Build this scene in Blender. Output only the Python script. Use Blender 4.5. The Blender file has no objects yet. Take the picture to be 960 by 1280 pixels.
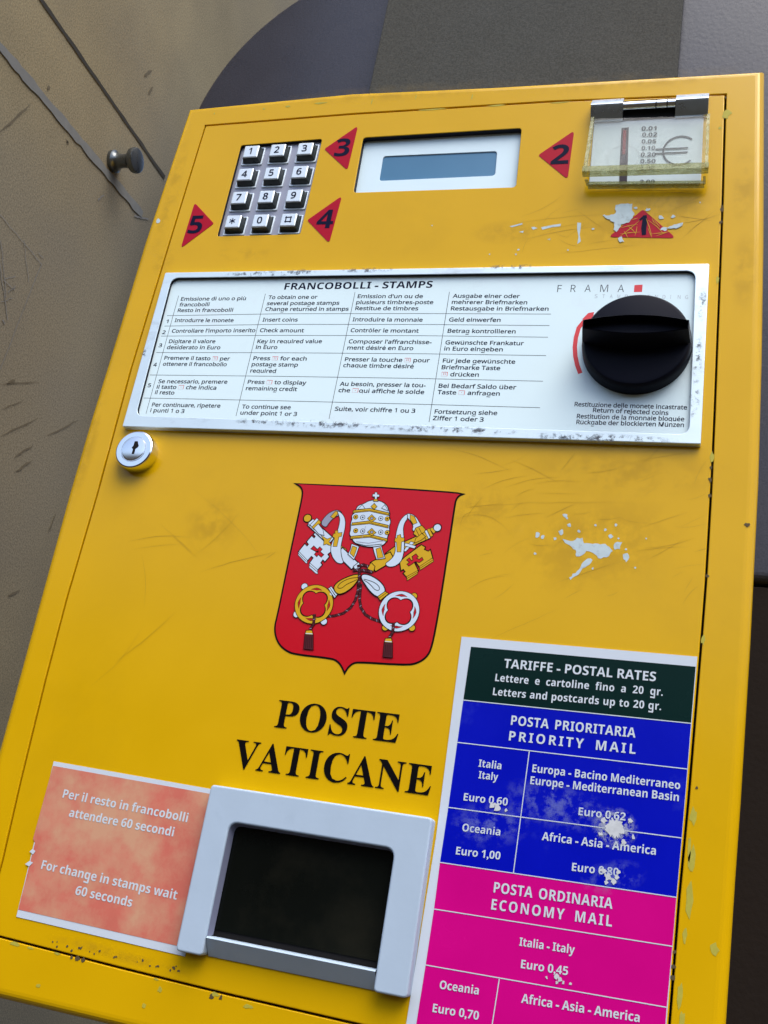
import bpy, math, random
from mathutils import Vector, Matrix
from mathutils.geometry import tessellate_polygon
random.seed(7)
S = bpy.context.scene
COL = S.collection

# ------------------------------------------------------------------ camera
W = 0.36                                   # door width in metres; the door face is the plane y = 0
CAM_R = Matrix(((0.95355346, -0.05749333, 0.29568619),
                (0.25414557, -0.37337500, -0.89218896),
                (0.16169675, 0.92589720, -0.34142134)))
CAM_C = Vector((0.35514421, -0.51147030, -0.48459740))
FPX = 1265.8
cam = bpy.data.cameras.new('camera')
cam.sensor_fit = 'VERTICAL'; cam.sensor_height = 36.0; cam.sensor_width = 27.0
cam.lens = FPX * 36 / 1280
cam.clip_start = 0.02; cam.clip_end = 100
cam_o = bpy.data.objects.new('camera', cam)
cam_o.matrix_world = Matrix.Translation(CAM_C) @ CAM_R.to_4x4()
COL.objects.link(cam_o); S.camera = cam_o

# ------------------------------------------------------------------ light
SUN_DIR = Vector((0.25, -0.42, 0.87)).normalized()       # towards the sun
EL = math.asin(SUN_DIR.z)
world = bpy.data.worlds.new('World'); S.world = world; world.use_nodes = True
wn = world.node_tree
sky = wn.nodes.new('ShaderNodeTexSky'); sky.sky_type = 'NISHITA'; sky.sun_disc = False
sky.sun_elevation = EL; sky.sun_rotation = math.atan2(SUN_DIR.x, SUN_DIR.y)
sky.air_density = 1.0; sky.dust_density = 2.5; sky.ozone_density = 1.0
# the far skyline: what stands round the place is darker than the sky above it
wtc = wn.nodes.new('ShaderNodeTexCoord'); wsp = wn.nodes.new('ShaderNodeSeparateXYZ'); wn.links.new(wtc.outputs['Generated'], wsp.inputs[0])
wmr = wn.nodes.new('ShaderNodeMapRange'); wmr.inputs[1].default_value = 0.19; wmr.inputs[2].default_value = 0.27
wn.links.new(wsp.outputs[2], wmr.inputs[0])
wmx = wn.nodes.new('ShaderNodeMix'); wmx.data_type = 'RGBA'; wmx.inputs[6].default_value = (0.24, 0.20, 0.15, 1)
wn.links.new(wmr.outputs[0], wmx.inputs[0]); wn.links.new(sky.outputs[0], wmx.inputs[7])
wn.links.new(wmx.outputs[2], wn.nodes['Background'].inputs[0])
wn.nodes['Background'].inputs[1].default_value = 0.12
sun = bpy.data.lights.new('sun', 'SUN'); sun.energy = 1.1; sun.angle = math.radians(50); sun.color = (1, 0.985, 0.955)
sun_o = bpy.data.objects.new('sun', sun)
sun_o.rotation_euler = (-SUN_DIR).to_track_quat('-Z', 'Y').to_euler()
COL.objects.link(sun_o)
vs = S.view_settings
vs.view_transform = 'Standard'; vs.look = 'None'; vs.exposure = 1.25; vs.gamma = 1.0; vs.use_curve_mapping = False

# ------------------------------------------------------------------ helpers
def at(px, py, d=0.0):
    """point of the plane d metres in front of the door face seen at this place of the 960x1280 photograph"""
    v = CAM_R @ Vector((px - 480, 640 - py, -FPX))
    return CAM_C + v * ((-d - CAM_C.y) / v.y)

def at_x(px, py, x):
    v = CAM_R @ Vector((px - 480, 640 - py, -FPX))
    return CAM_C + v * ((x - CAM_C.x) / v.x)

def P2(px, py, d=0.0):
    p = at(px, py, d); return (p.x, p.z)

def srgb(r, g, b):
    f = lambda c: (c / 255 / 12.92) if c / 255 <= 0.04045 else ((c / 255 + 0.055) / 1.055) ** 2.4
    return (f(r), f(g), f(b), 1)

def col4(c):
    return (c[0], c[1], c[2], 1)

def mat(name, base, rough=0.5, metal=0.0, var=0.12, scale=40, dirt=None, dirt_amt=0.0, dirt_scale=12, dirt_lo=0.55,
        bump=0.0, bump_scale=400, spec=0.22, coat=0.0, rough_var=0.1, stretch=(1, 1, 1)):
    m = bpy.data.materials.new(name); m.use_nodes = True
    nt = m.node_tree; n = nt.nodes; L = nt.links.new
    b = n['Principled BSDF']
    b.inputs['Metallic'].default_value = metal
    b.inputs['Specular IOR Level'].default_value = spec
    if coat: b.inputs['Coat Weight'].default_value = coat; b.inputs['Coat Roughness'].default_value = 0.12
    tc = n.new('ShaderNodeTexCoord')
    mp = n.new('ShaderNodeMapping'); mp.inputs['Scale'].default_value = stretch
    L(tc.outputs['Object'], mp.inputs[0])
    nz = n.new('ShaderNodeTexNoise'); nz.inputs['Scale'].default_value = scale; nz.inputs['Detail'].default_value = 6
    L(mp.outputs[0], nz.inputs['Vector'])
    mx = n.new('ShaderNodeMix'); mx.data_type = 'RGBA'
    mx.inputs[6].default_value = col4([c * (1 - var) for c in base[:3]]); mx.inputs[7].default_value = col4([min(1, c * (1 + var)) for c in base[:3]])
    L(nz.outputs[0], mx.inputs[0])
    out = mx.outputs[2]
    if dirt is not None:
        nd = n.new('ShaderNodeTexNoise'); nd.inputs['Scale'].default_value = dirt_scale; nd.inputs['Detail'].default_value = 8; nd.inputs['Roughness'].default_value = 0.65
        L(mp.outputs[0], nd.inputs['Vector'])
        cr = n.new('ShaderNodeMapRange'); cr.inputs[1].default_value = dirt_lo; cr.inputs[2].default_value = dirt_lo + 0.2
        cr.inputs[4].default_value = dirt_amt
        L(nd.outputs[0], cr.inputs[0])
        m2 = n.new('ShaderNodeMix'); m2.data_type = 'RGBA'
        L(cr.outputs[0], m2.inputs[0]); L(out, m2.inputs[6]); m2.inputs[7].default_value = col4(dirt)
        out = m2.outputs[2]
    L(out, b.inputs['Base Color'])
    rr = n.new('ShaderNodeMapRange'); rr.inputs[3].default_value = max(0.02, rough - rough_var); rr.inputs[4].default_value = min(1, rough + rough_var)
    L(nz.outputs[0], rr.inputs[0]); L(rr.outputs[0], b.inputs['Roughness'])
    if bump:
        nb = n.new('ShaderNodeTexNoise'); nb.inputs['Scale'].default_value = bump_scale; nb.inputs['Detail'].default_value = 4
        L(tc.outputs['Object'], nb.inputs['Vector'])
        bp = n.new('ShaderNodeBump'); bp.inputs['Strength'].default_value = bump; bp.inputs['Distance'].default_value = 0.001
        L(nb.outputs[0], bp.inputs['Height']); L(bp.outputs[0], b.inputs['Normal'])
    return m

def area2(p):
    return sum(p[i][0] * p[(i + 1) % len(p)][1] - p[(i + 1) % len(p)][0] * p[i][1] for i in range(len(p)))

def ccw(p):
    p = [tuple(q) for q in p]
    return p if area2(p) > 0 else p[::-1]

def inset(poly, b):
    """mitre offset of a counter-clockwise outline: b > 0 shrinks it"""
    n = len(poly); r = []
    for i in range(n):
        p0 = Vector(poly[i - 1]); p = Vector(poly[i]); p1 = Vector(poly[(i + 1) % n])
        d0 = p - p0; d1 = p1 - p
        if d0.length < 1e-9: d0 = d1
        if d1.length < 1e-9: d1 = d0
        d0 = d0.normalized(); d1 = d1.normalized()
        n0 = Vector((-d0.y, d0.x)); n1 = Vector((-d1.y, d1.x))
        m = n0 + n1
        if m.length < 1e-4: m = n0.copy()
        m.normalize()
        k = b / max(0.35, m.dot(n0))
        r.append((p.x + m.x * k, p.y + m.y * k))
    return r

def rounded(poly, r, seg=6):
    poly = ccw(poly); n = len(poly); out = []
    for i in range(n):
        p0 = Vector(poly[i - 1]); p = Vector(poly[i]); p1 = Vector(poly[(i + 1) % n])
        rad = r[i] if isinstance(r, (list, tuple)) else r
        if rad <= 0: out.append(tuple(p)); continue
        a = (p0 - p).normalized(); b = (p1 - p).normalized()
        ang = math.acos(max(-1, min(1, a.dot(b))))
        t = min(rad / math.tan(ang / 2), 0.49 * (p0 - p).length, 0.49 * (p1 - p).length)
        q0 = p + a * t; q1 = p + b * t
        for k in range(seg + 1):
            u = k / seg
            q = (1 - u) ** 2 * q0 + 2 * u * (1 - u) * (p * 0.86 + (q0 + q1) * 0.07) + u ** 2 * q1
            out.append((q.x, q.y))
    return out

def rect(x0, x1, z0, z1):
    return [(x0, z0), (x1, z0), (x1, z1), (x0, z1)]

def circle(cx, cz, r, n=64, a0=0.0):
    return [(cx + r * math.cos(a0 + 2 * math.pi * i / n), cz + r * math.sin(a0 + 2 * math.pi * i / n)) for i in range(n)]

class MB:
    def __init__(s): s.v = []; s.f = []; s.m = []
    def add(s, verts, faces, mi=0):
        o = len(s.v); s.v += [tuple(v) for v in verts]
        s.f += [tuple(i + o for i in f) for f in faces]; s.m += [mi] * len(faces)
    def flat(s, poly, d, mi=0):
        poly = ccw(poly)
        tris = tessellate_polygon([[Vector((x, z, 0)) for x, z in poly]])
        fs = []
        for t in tris:
            a, b, c = (poly[i] for i in t)
            fs.append(t if (b[0] - a[0]) * (c[1] - a[1]) - (c[0] - a[0]) * (b[1] - a[1]) > 0 else t[::-1])
        s.add([(x, -d, z) for x, z in poly], fs, mi)
    def strip(s, pts, w, d, mi=0):
        """a flat line of width w along pts"""
        L = []; R = []
        n = len(pts); ww = w if isinstance(w, (list, tuple)) else [w] * n
        for i in range(n):
            a = Vector(pts[max(0, i - 1)]); b = Vector(pts[min(n - 1, i + 1)])
            t = b - a
            t = t.normalized() if t.length > 1e-9 else Vector((1, 0))
            q = Vector(pts[i]); k = Vector((-t.y, t.x)) * ww[i] / 2
            L.append(q + k); R.append(q - k)
        vs = [(p.x, -d, p.y) for p in R] + [(p.x, -d, p.y) for p in L]
        s.add(vs, [(i, i + 1, n + i + 1, n + i) for i in range(n - 1)], mi)
    def prism(s, poly, d0, d1, bevel=0.0, mi=0, steps=3, holes=(), hole_bevel=0.0, hole_depth=None, back=False, hole_mi=None):
        """outline extruded from front depth d0 back to d1, rounded front edge, holes go back hole_depth"""
        poly = ccw(poly); n = len(poly)
        rings = []
        if bevel > 0:
            for k in range(steps + 1):
                a = math.pi / 2 * k / steps
                rings.append((inset(poly, bevel * (1 - math.sin(a))), d0 - bevel * (1 - math.cos(a))))
        else:
            rings.append((poly, d0))
        rings.append((poly, d1))
        front = rings[0][0]
        hs = []
        for h in holes:
            h = ccw(h)
            hr = []
            if hole_bevel > 0:
                for k in range(steps + 1):
                    a = math.pi / 2 * k / steps
                    hr.append((inset(h, -hole_bevel * (1 - math.sin(a))), d0 - hole_bevel * (1 - math.cos(a))))
            else:
                hr.append((h, d0))
            hr.append((h, d1 if hole_depth is None else d0 - hole_depth))
            hs.append(hr)
        loops = [[Vector((x, z, 0)) for x, z in front]] + [[Vector((x, z, 0)) for x, z in hr[0][0]][::-1] for hr in hs]
        flatv = [v for l in loops for v in l]
        fs = []
        for t in tessellate_polygon(loops):
            a, b, c = (flatv[i] for i in t)
            ar = (b.x - a.x) * (c.y - a.y) - (c.x - a.x) * (b.y - a.y)
            if abs(ar) > 1e-14: fs.append(tuple(t) if ar > 0 else tuple(t)[::-1])
        s.add([(v.x, -d0, v.y) for v in flatv], fs, mi)
        for k in range(len(rings) - 1):
            (pa, da), (pb, db) = rings[k], rings[k + 1]
            s.add([(x, -da, z) for x, z in pa] + [(x, -db, z) for x, z in pb],
                  [((i + 1) % n, i, n + i, n + (i + 1) % n) for i in range(n)], mi)
        for hr in hs:
            for k in range(len(hr) - 1):
                (pa, da), (pb, db) = hr[k], hr[k + 1]; m = len(pa)
                s.add([(x, -da, z) for x, z in pa] + [(x, -db, z) for x, z in pb],
                      [(i, (i + 1) % m, m + (i + 1) % m, m + i) for i in range(m)], hole_mi if (hole_mi is not None and k == len(hr) - 2) else mi)
        if back:
            s.add([(x, -d1, z) for x, z in poly], [tuple(range(n))[::-1]], mi)
    def hull(s, pa, da, pb, db, mi=0, cap=True):
        """walls between two outlines of as many points, front one capped"""
        pa = [tuple(p) for p in pa]; pb = [tuple(p) for p in pb]; n = len(pa)
        s.add([(x, -da, z) for x, z in pa] + [(x, -db, z) for x, z in pb],
              [((i + 1) % n, i, n + i, n + (i + 1) % n) for i in range(n)], mi)
        if cap: s.add([(x, -da, z) for x, z in pa], [tuple(range(n))], mi)
    def box(s, x0, x1, y0, y1, z0, z1, mi=0):
        v = [(x, y, z) for x in (x0, x1) for y in (y0, y1) for z in (z0, z1)]
        s.add(v, [(0, 1, 3, 2), (4, 6, 7, 5), (0, 4, 5, 1), (2, 3, 7, 6), (0, 2, 6, 4), (1, 5, 7, 3)], mi)
    def lathe(s, prof, origin, axis, n=40, mi=0):
        """profile of (distance along axis, radius)"""
        ax = Vector(axis).normalized(); u = ax.orthogonal().normalized(); w = ax.cross(u); o = Vector(origin)
        vs = []
        for t, r in prof:
            for i in range(n):
                a = 2 * math.pi * i / n
                vs.append(o + ax * t + (u * math.cos(a) + w * math.sin(a)) * r)
        fs = []
        for k in range(len(prof) - 1):
            for i in range(n):
                j = (i + 1) % n
                fs.append((k * n + i, k * n + j, (k + 1) * n + j, (k + 1) * n + i))
        fs.append(tuple(range(n))[::-1]); fs.append(tuple((len(prof) - 1) * n + i for i in range(n)))
        s.add(vs, fs, mi)
    def build(s, name, mats, parent=None, smooth=True, angle=32):
        me = bpy.data.meshes.new(name)
        org = ORG if parent is not None else Vector((0, 0, 0))
        me.from_pydata([tuple(Vector(v) - org) for v in s.v], [], s.f)
        if not isinstance(mats, (list, tuple)): mats = [mats]
        for m in mats: me.materials.append(m)
        me.polygons.foreach_set('material_index', s.m)
        if smooth:
            me.polygons.foreach_set('use_smooth', [True] * len(me.polygons))
            me.set_sharp_from_angle(angle=math.radians(angle))
        me.update()
        o = bpy.data.objects.new(name, me); COL.objects.link(o)
        if parent is not None: o.parent = parent
        return o

ORG = Vector((0.18, 0.20, -0.57))          # base of the machine

def tag(o, label, cat, group=None, kind=None):
    o['label'] = label; o['category'] = cat
    if group: o['group'] = group
    if kind: o['kind'] = kind
    return o

# ------------------------------------------------------------------ lettering
# letters come from Blender's own built-in font; the bold and the serif faces are reached through unicode letter ranges
STY = {'sans': (0x1D5A0, 0x1D5BA, 0x1D7E2, 0.020), 'bold': (0x1D5D4, 0x1D5EE, 0x1D7EC, 0.0), 'serif': (0x1D400, 0x1D41A, 0x1D7CE, 0.0),
       'thin': (0x1D5A0, 0x1D5BA, 0x1D7E2, -0.012)}
ACC = {'ü': ('u', 'uml'), 'é': ('e', 'acu'), 'è': ('e', 'gra'), 'ù': ('u', 'gra'), 'ô': ('o', 'cir')}
def uni(ch, st):
    up, lo, dg, _ = STY[st]
    if 'A' <= ch <= 'Z': return chr(up + ord(ch) - 65)
    if 'a' <= ch <= 'z': return chr(lo + ord(ch) - 97)
    if '0' <= ch <= '9': return chr(dg + ord(ch) - 48)
    return ch
GL = {}
def load_glyphs(want):
    """one text object per face, a letter on every line; a second one holds each letter before an H for its advance"""
    STEP = 4.0
    for st, chars in want.items():
        chars = ['H'] + sorted(chars); off = STY[st][3]
        plain = [c for c in chars if uni(c, st) == c]
        rows = []
        for group, po in ((['H'] + [c for c in chars if c not in plain], off), (plain, off + (0.022 if st == 'bold' else 0))):
            if not group: continue
            res = []
            for sand in (False, True):
                h = uni('H', st)
                lines = [(uni(c, st) + h) if sand else uni(c, st) for c in group] + [h]
                c = bpy.data.curves.new('letters', 'FONT'); c.body = chr(10).join(lines); c.size = 1; c.offset = po; c.resolution_u = 3; c.space_line = STEP
                o = bpy.data.objects.new('letters', c); COL.objects.link(o)
                bpy.context.view_layer.update()
                me = bpy.data.meshes.new_from_object(o.evaluated_get(bpy.context.evaluated_depsgraph_get()))
                res.append(([(v.co.x, v.co.y) for v in me.vertices], [tuple(p.vertices) for p in me.polygons]))
                bpy.data.meshes.remove(me); bpy.data.objects.remove(o); bpy.data.curves.remove(c)
            row = lambda y: int(math.floor((-y + 2.5) / STEP))
            (v0, f0), (v1, f1) = res
            hi = {}
            for x, y in v1: hi[row(y)] = max(hi.get(row(y), 0), x)
            hh = hi[len(group)]
            for k, ch in enumerate(group):
                ids = [i for i, p in enumerate(v0) if row(p[1]) == k]; back = {i: n for n, i in enumerate(ids)}
                GL[(st, ch)] = ([(v0[i][0], v0[i][1] + k * STEP) for i in ids], [tuple(back[i] for i in f) for f in f0 if f[0] in back], hi[k] - hh)
        GL[(st, 'CAP')] = max(y for x, y in GL[(st, 'H')][0])

def layout(s, st, track=0.0, space=1.0):
    """vertices and faces in em units; \x01 and \x02 are the little keypad symbols, mesh index 1"""
    V = []; F = []; M = []; x = 0.0
    def put(vs, fs, mi=0):
        o = len(V); V.extend(vs); F.extend(tuple(i + o for i in f) for f in fs); M.extend([mi] * len(fs))
    def bar(x0, x1, y0, y1, mi):
        put([(x0, y0), (x1, y0), (x1, y1), (x0, y1)], [(0, 1, 2, 3)], mi)
    for ch in s:
        if ch == ' ': x += 0.26 * space + track; continue
        if ch in '\x01\x02':
            w = 0.82; h = 0.74; t = 0.07; b = -0.03
            bar(x, x + w, h - t, h, 1); bar(x, x + w, b, b + t * .5, 2); bar(x, x + t * .5, b + t * .5, h - t, 2); bar(x + w - t, x + w, b + t * .5, h - t, 1)
            pts = [(0, 0)] if ch == '\x01' else [(-.11, -.11), (.11, -.11), (.11, .11), (-.11, .11)]
            for dx, dy in pts: bar(x + w / 2 + dx - .05, x + w / 2 + dx + .05, h / 2 + dy - .05, h / 2 + dy + .05, 1)
            x += w + 0.08 + track; continue
        base, acc = ACC.get(ch, (ch, None))
        vs, fs, adv = GL[(st, base)]
        put([(x + a, b) for a, b in vs], fs)
        if acc:
            cx = x + (min(a for a, b in vs) + max(a for a, b in vs)) / 2; y = max(b for a, b in vs) + 0.07; k = 0.085
            if acc == 'uml': bar(cx - .15, cx - .15 + k, y, y + k, 0); bar(cx + .07, cx + .07 + k, y, y + k, 0)
            elif acc == 'acu': put([(cx - .06, y), (cx + .02, y), (cx + .13, y + .14), (cx + .03, y + .14)], [(0, 1, 2, 3)])
            elif acc == 'gra': put([(cx - .02, y), (cx + .06, y), (cx - .03, y + .14), (cx - .13, y + .14)], [(0, 1, 2, 3)])
            else:
                put([(cx - .15, y), (cx - .08, y), (cx + .03, y + .13), (cx - .03, y + .13)], [(0, 1, 2, 3)])
                put([(cx + .08, y), (cx + .15, y), (cx + .04, y + .125), (cx - .02, y + .125)], [(0, 1, 2, 3)])
        x += adv + track
    return V, F, M

def text(mb, s, p0, p1, d, st='sans', cap=None, ratio=1.0, mi=0, track=0.0, space=1.0, mis=None):
    """one line of lettering whose baseline runs from photo point p0 to p1 on the plane d in front of the door"""
    A = Vector(P2(p0[0], p0[1], d)); B = Vector(P2(p1[0], p1[1], d))
    V, F, M = layout(s, st, track, space)
    x0 = min(v[0] for v in V); x1 = max(v[0] for v in V)
    sx = (B - A).length / (x1 - x0)
    sy = cap / GL[(st, 'CAP')] if cap else sx * ratio
    ux = (B - A).normalized()
    pts = []
    for x, y in V:
        q = A + ux * ((x - x0) * sx) + Vector((0, 1)) * (y * sy)
        pts.append((q.x, -d, q.y))
    for k in sorted(set(M)):
        mb.add(pts, [f for f, m in zip(F, M) if m == k], mi if k == 0 else mis[k - 1])

def word(mb, s, c, d, cap, st='sans', mi=0, sx=1.0):
    """lettering centred at (x, z) with given cap height"""
    V, F, M = layout(s, st)
    k = cap / GL[(st, 'CAP')]
    mx = (min(v[0] for v in V) + max(v[0] for v in V)) / 2; my = (min(v[1] for v in V) + max(v[1] for v in V)) / 2
    mb.add([(c[0] + (x - mx) * k * sx, -d, c[1] + (y - my) * k) for x, y in V], F, mi)

import string
def plain_g(st):
    vs, fs, adv = GL[(st, 'q')]; lo = min(y for x, y in vs); low = [x for x, y in vs if y < lo + .02]; x1 = max(low); t = x1 - min(low); x0 = min(x for x, y in vs)
    n = len(vs); h = t * .9
    vs2 = vs + [(x0 + .03, lo - h * .35), (x1 - t * .3, lo - h * .55), (x1, lo), (x1 - t, lo + .001), (x1 - t * 1.1, lo + h * .45), (x0 + .03, lo + h * .65)]
    GL[(st, 'g')] = (vs2, fs + [(n, n + 1, n + 2, n + 3), (n, n + 3, n + 4, n + 5)], adv)
abc = set(string.ascii_letters + string.digits + ".,-'")
load_glyphs({'sans': abc, 'bold': abc, 'serif': set('POSTEVAICN'), 'thin': set('FRAMSTPVENDING0125.€')})

plain_g('sans'); plain_g('bold')
for st_, t_ in (('sans', .115), ('thin', .07)):
    h_ = GL[(st_, 'CAP')]
    GL[(st_, '1')] = ([(.24, 0), (.24 + t_, 0), (.24 + t_, h_), (.24, h_), (.07, h_ * .80), (.07, h_ * .68), (.24, h_ * .80)], [(0, 1, 2, 3), (3, 4, 5, 6)], .55)

# ------------------------------------------------------------------ materials
YEL = mat('yellow_paint', (0.68, 0.388, 0.001), 0.22, var=0.07, scale=22, dirt=(0.44, 0.26, 0.006), dirt_amt=0.2, dirt_scale=9, dirt_lo=0.58, bump=0.03, bump_scale=900, spec=0.26, rough_var=0.05)
YELE = YEL
DARK = mat('black_gap', (0.006, 0.005, 0.005), 0.8)
SILV = mat('brushed_silver', (0.70, 0.82, 0.86), 0.42, metal=0.35, var=0.06, scale=60, dirt=(0.30, 0.32, 0.35), dirt_amt=0.7, dirt_scale=34, dirt_lo=0.56, stretch=(0.6, 1, 1.6))
PANEL = mat('white_sign', (0.76, 0.92, 0.94), 0.3, var=0.02, dirt=(0.70, 0.75, 0.82), dirt_amt=0.5, dirt_scale=14, dirt_lo=0.55)
INK = mat('dark_blue_ink', (0.005, 0.006, 0.028), 0.5, var=0.05, spec=0.06)
BLACK = mat('black_ink', (0.004, 0.003, 0.003), 0.45, var=0.05, spec=0.06)
REDINK = mat('red_ink', (0.72, 0.06, 0.07), 0.5, var=0.05)
PINK = mat('faded_pink_ink', (0.75, 0.5, 0.55), 0.5, var=0.05)
GREYINK = mat('pale_grey_ink', (0.40, 0.43, 0.48), 0.5, var=0.05)
WALLSHADE = mat('opening_wall_shade', (0.010, 0.010, 0.018), 0.6)  # walls of openings and plate recess: their shade is put into the colour
KEYSIDE = mat('key_side_shade', (0.035, 0.045, 0.045), 0.3, var=0.3, scale=200, spec=0.4)  # keys are one metal; the dark reflection in their sides is painted
KNOBM = mat('black_plastic', (0.006, 0.007, 0.014), 0.42, var=0.15, bump=0.03, bump_scale=1500, spec=0.06)
CHROME = mat('polished_chrome', (0.80, 0.80, 0.80), 0.16, metal=1.0, var=0.04, rough_var=0.05)
CHROME_DK = mat('worn_steel', (0.50, 0.56, 0.60), 0.30, metal=0.9, var=0.12, scale=120)
KEYM = mat('key_metal', (0.72, 0.80, 0.84), 0.35, metal=0.3, var=0.05, scale=80)
KEYBASE = mat('keypad_plate_metal', (0.36, 0.37, 0.43), 0.4, metal=0.3, var=0.15, scale=60)
REDDECAL = mat('red_decal', (0.42, 0.004, 0.022), 0.35, var=0.06, scale=30, spec=0.12)
LCD = mat('lcd_glass', (0.065, 0.20, 0.34), 0.35, var=0.1, scale=20, spec=0.4)
BEZEL = mat('white_bezel', (0.74, 0.90, 0.95), 0.35, var=0.03)
WHITE = mat('white_vinyl', (0.60, 0.66, 0.72), 0.4, var=0.03, scale=50)
PRINT = mat('white_print', (0.60, 0.66, 0.70), 0.5, var=0.05)
GREEN = mat('dark_green_print', (0.001, 0.016, 0.013), 0.25, spec=0.12, var=0.15, scale=25)
BLUE = mat('blue_print', (0.001, 0.005, 0.42), 0.25, spec=0.12, var=0.1, scale=25, dirt=(0.10, 0.15, 0.6), dirt_amt=0.3, dirt_scale=18, dirt_lo=0.6)
MAG = mat('magenta_print', (0.62, 0.0015, 0.21), 0.25, spec=0.12, var=0.1, scale=25)
SALMON = mat('faded_salmon_print', (0.62, 0.16, 0.11), 0.45, var=0.14, scale=60, dirt=(0.62, 0.34, 0.20), dirt_amt=0.9, dirt_scale=26, dirt_lo=0.42)
FRAMEM = mat('grey_plastic_frame', (0.44, 0.54, 0.64), 0.42, var=0.05, scale=70, dirt=(0.30, 0.38, 0.48), dirt_amt=0.4, dirt_scale=40, dirt_lo=0.6, bump=0.03)
LINSHADE = mat('frame_plastic_shade', (0.20, 0.21, 0.29), 0.45, var=0.08, scale=70)  # darker copy of the frame plastic: shade painted on the opening's inner edge
FLAP = mat('black_glass', (0.004, 0.005, 0.004), 0.16, var=0.5, scale=14, dirt=(0.022, 0.020, 0.013), dirt_amt=0.4, dirt_scale=18, dirt_lo=0.5, rough_var=0.08, spec=0.15)
SHRED = mat('heraldic_red', (0.54, 0.003, 0.012), 0.22, var=0.06, scale=20)
GOLD = mat('heraldic_gold', (0.64, 0.38, 0.01), 0.4, var=0.05)
HWHITE = mat('heraldic_silver', (0.60, 0.70, 0.80), 0.4, var=0.05)
MAROON = mat('cord_maroon', (0.075, 0.008, 0.012), 0.5, var=0.1)
GREYV = mat('heraldic_grey', (0.30, 0.31, 0.40), 0.5, var=0.1)
CHIP = mat('bare_primer', (0.52, 0.62, 0.64), 0.6, var=0.15, scale=300, dirt=(0.24, 0.28, 0.28), dirt_amt=0.7, dirt_scale=220, dirt_lo=0.52)
CHIPY = mat('old_pale_paint', (0.46, 0.40, 0.05), 0.6, var=0.2, scale=300)
SCRATCH = mat('dirty_scratch', (0.27, 0.155, 0.01), 0.6, var=0.2, scale=300)
STAIN = mat('dark_scuff', (0.10, 0.07, 0.03), 0.7, var=0.3, scale=300)

def sheer(name, base, amt, scale, lo, rough=0.7):
    """worn film: only the noise's blotches cover, the rest is clear"""
    m = bpy.data.materials.new(name); m.use_nodes = True
    nt = m.node_tree; n = nt.nodes; L = nt.links.new
    b = n['Principled BSDF']; b.inputs['Base Color'].default_value = col4(base); b.inputs['Roughness'].default_value = rough
    tc = n.new('ShaderNodeTexCoord')
    nz = n.new('ShaderNodeTexNoise'); nz.inputs['Scale'].default_value = scale; nz.inputs['Detail'].default_value = 9; nz.inputs['Roughness'].default_value = 0.7
    L(tc.outputs['Object'], nz.inputs['Vector'])
    r = n.new('ShaderNodeMapRange'); r.inputs[1].default_value = lo; r.inputs[2].default_value = lo + 0.12; r.inputs[4].default_value = amt
    L(nz.outputs[0], r.inputs[0])
    # fades out towards the rim of its own patch (uv: distance from the patch's middle)
    uv = n.new('ShaderNodeUVMap'); ln = n.new('ShaderNodeVectorMath'); ln.operation = 'LENGTH'
    L(uv.outputs[0], ln.inputs[0])
    fo = n.new('ShaderNodeMapRange'); fo.inputs[1].default_value = 1.0; fo.inputs[2].default_value = 0.3
    L(ln.outputs['Value'], fo.inputs[0])
    mu = n.new('ShaderNodeMath'); mu.operation = 'MULTIPLY'; L(r.outputs[0], mu.inputs[0]); L(fo.outputs[0], mu.inputs[1])
    L(mu.outputs[0], b.inputs['Alpha'])
    return m

def patch(name, c, rx, rz, rot, d, m, parent):
    """an elliptic film of wear lying on the face; uv holds the distance from its middle"""
    n = 28; co = math.cos(rot); si = math.sin(rot)
    vs = [(c[0], -d, c[1])]; uvs = [(0, 0)]
    for i in range(n):
        a = 2 * math.pi * i / n; x = math.cos(a); z = math.sin(a)
        vs.append((c[0] + x * rx * co - z * rz * si, -d, c[1] + x * rx * si + z * rz * co)); uvs.append((x, z))
    mb = MB(); mb.add(vs, [(0, 1 + i, 1 + (i + 1) % n) for i in range(n)])
    o = mb.build(name, m, parent)
    ul = o.data.uv_layers.new(name='uv')
    for lp in o.data.loops: ul.data[lp.index].uv = uvs[lp.vertex_index]
    return o

# ------------------------------------------------------------------ the place behind
def wallmat2(m, c2):
    """a second, broad tone over the stone"""
    nt = m.node_tree; n = nt.nodes; b = n['Principled BSDF']; src = b.inputs['Base Color'].links[0].from_socket
    tc = n.new('ShaderNodeTexCoord'); nz = n.new('ShaderNodeTexNoise'); nz.inputs['Scale'].default_value = 2.6; nz.inputs['Detail'].default_value = 3
    nt.links.new(tc.outputs['Object'], nz.inputs['Vector'])
    r = n.new('ShaderNodeMapRange'); r.inputs[1].default_value = .38; r.inputs[2].default_value = .62; nt.links.new(nz.outputs[0], r.inputs[0])
    fine = n.new('ShaderNodeTexNoise'); fine.inputs['Scale'].default_value = 700; fine.inputs['Detail'].default_value = 2; nt.links.new(tc.outputs['Object'], fine.inputs['Vector'])
    mx = n.new('ShaderNodeMix'); mx.data_type = 'RGBA'; mx.inputs[7].default_value = col4(c2)
    nt.links.new(r.outputs[0], mx.inputs[0]); nt.links.new(src, mx.inputs[6])
    sp = n.new('ShaderNodeMapRange'); sp.inputs[1].default_value = .3; sp.inputs[2].default_value = .7; sp.inputs[3].default_value = .72; sp.inputs[4].default_value = 1.28; nt.links.new(fine.outputs[0], sp.inputs[0])
    ml = n.new('ShaderNodeMix'); ml.data_type = 'RGBA'; ml.blend_type = 'MULTIPLY'; ml.inputs[0].default_value = 1
    nt.links.new(mx.outputs[2], ml.inputs[6]); nt.links.new(sp.outputs[0], ml.inputs[7]); nt.links.new(ml.outputs[2], b.inputs['Base Color'])
    return m
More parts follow.
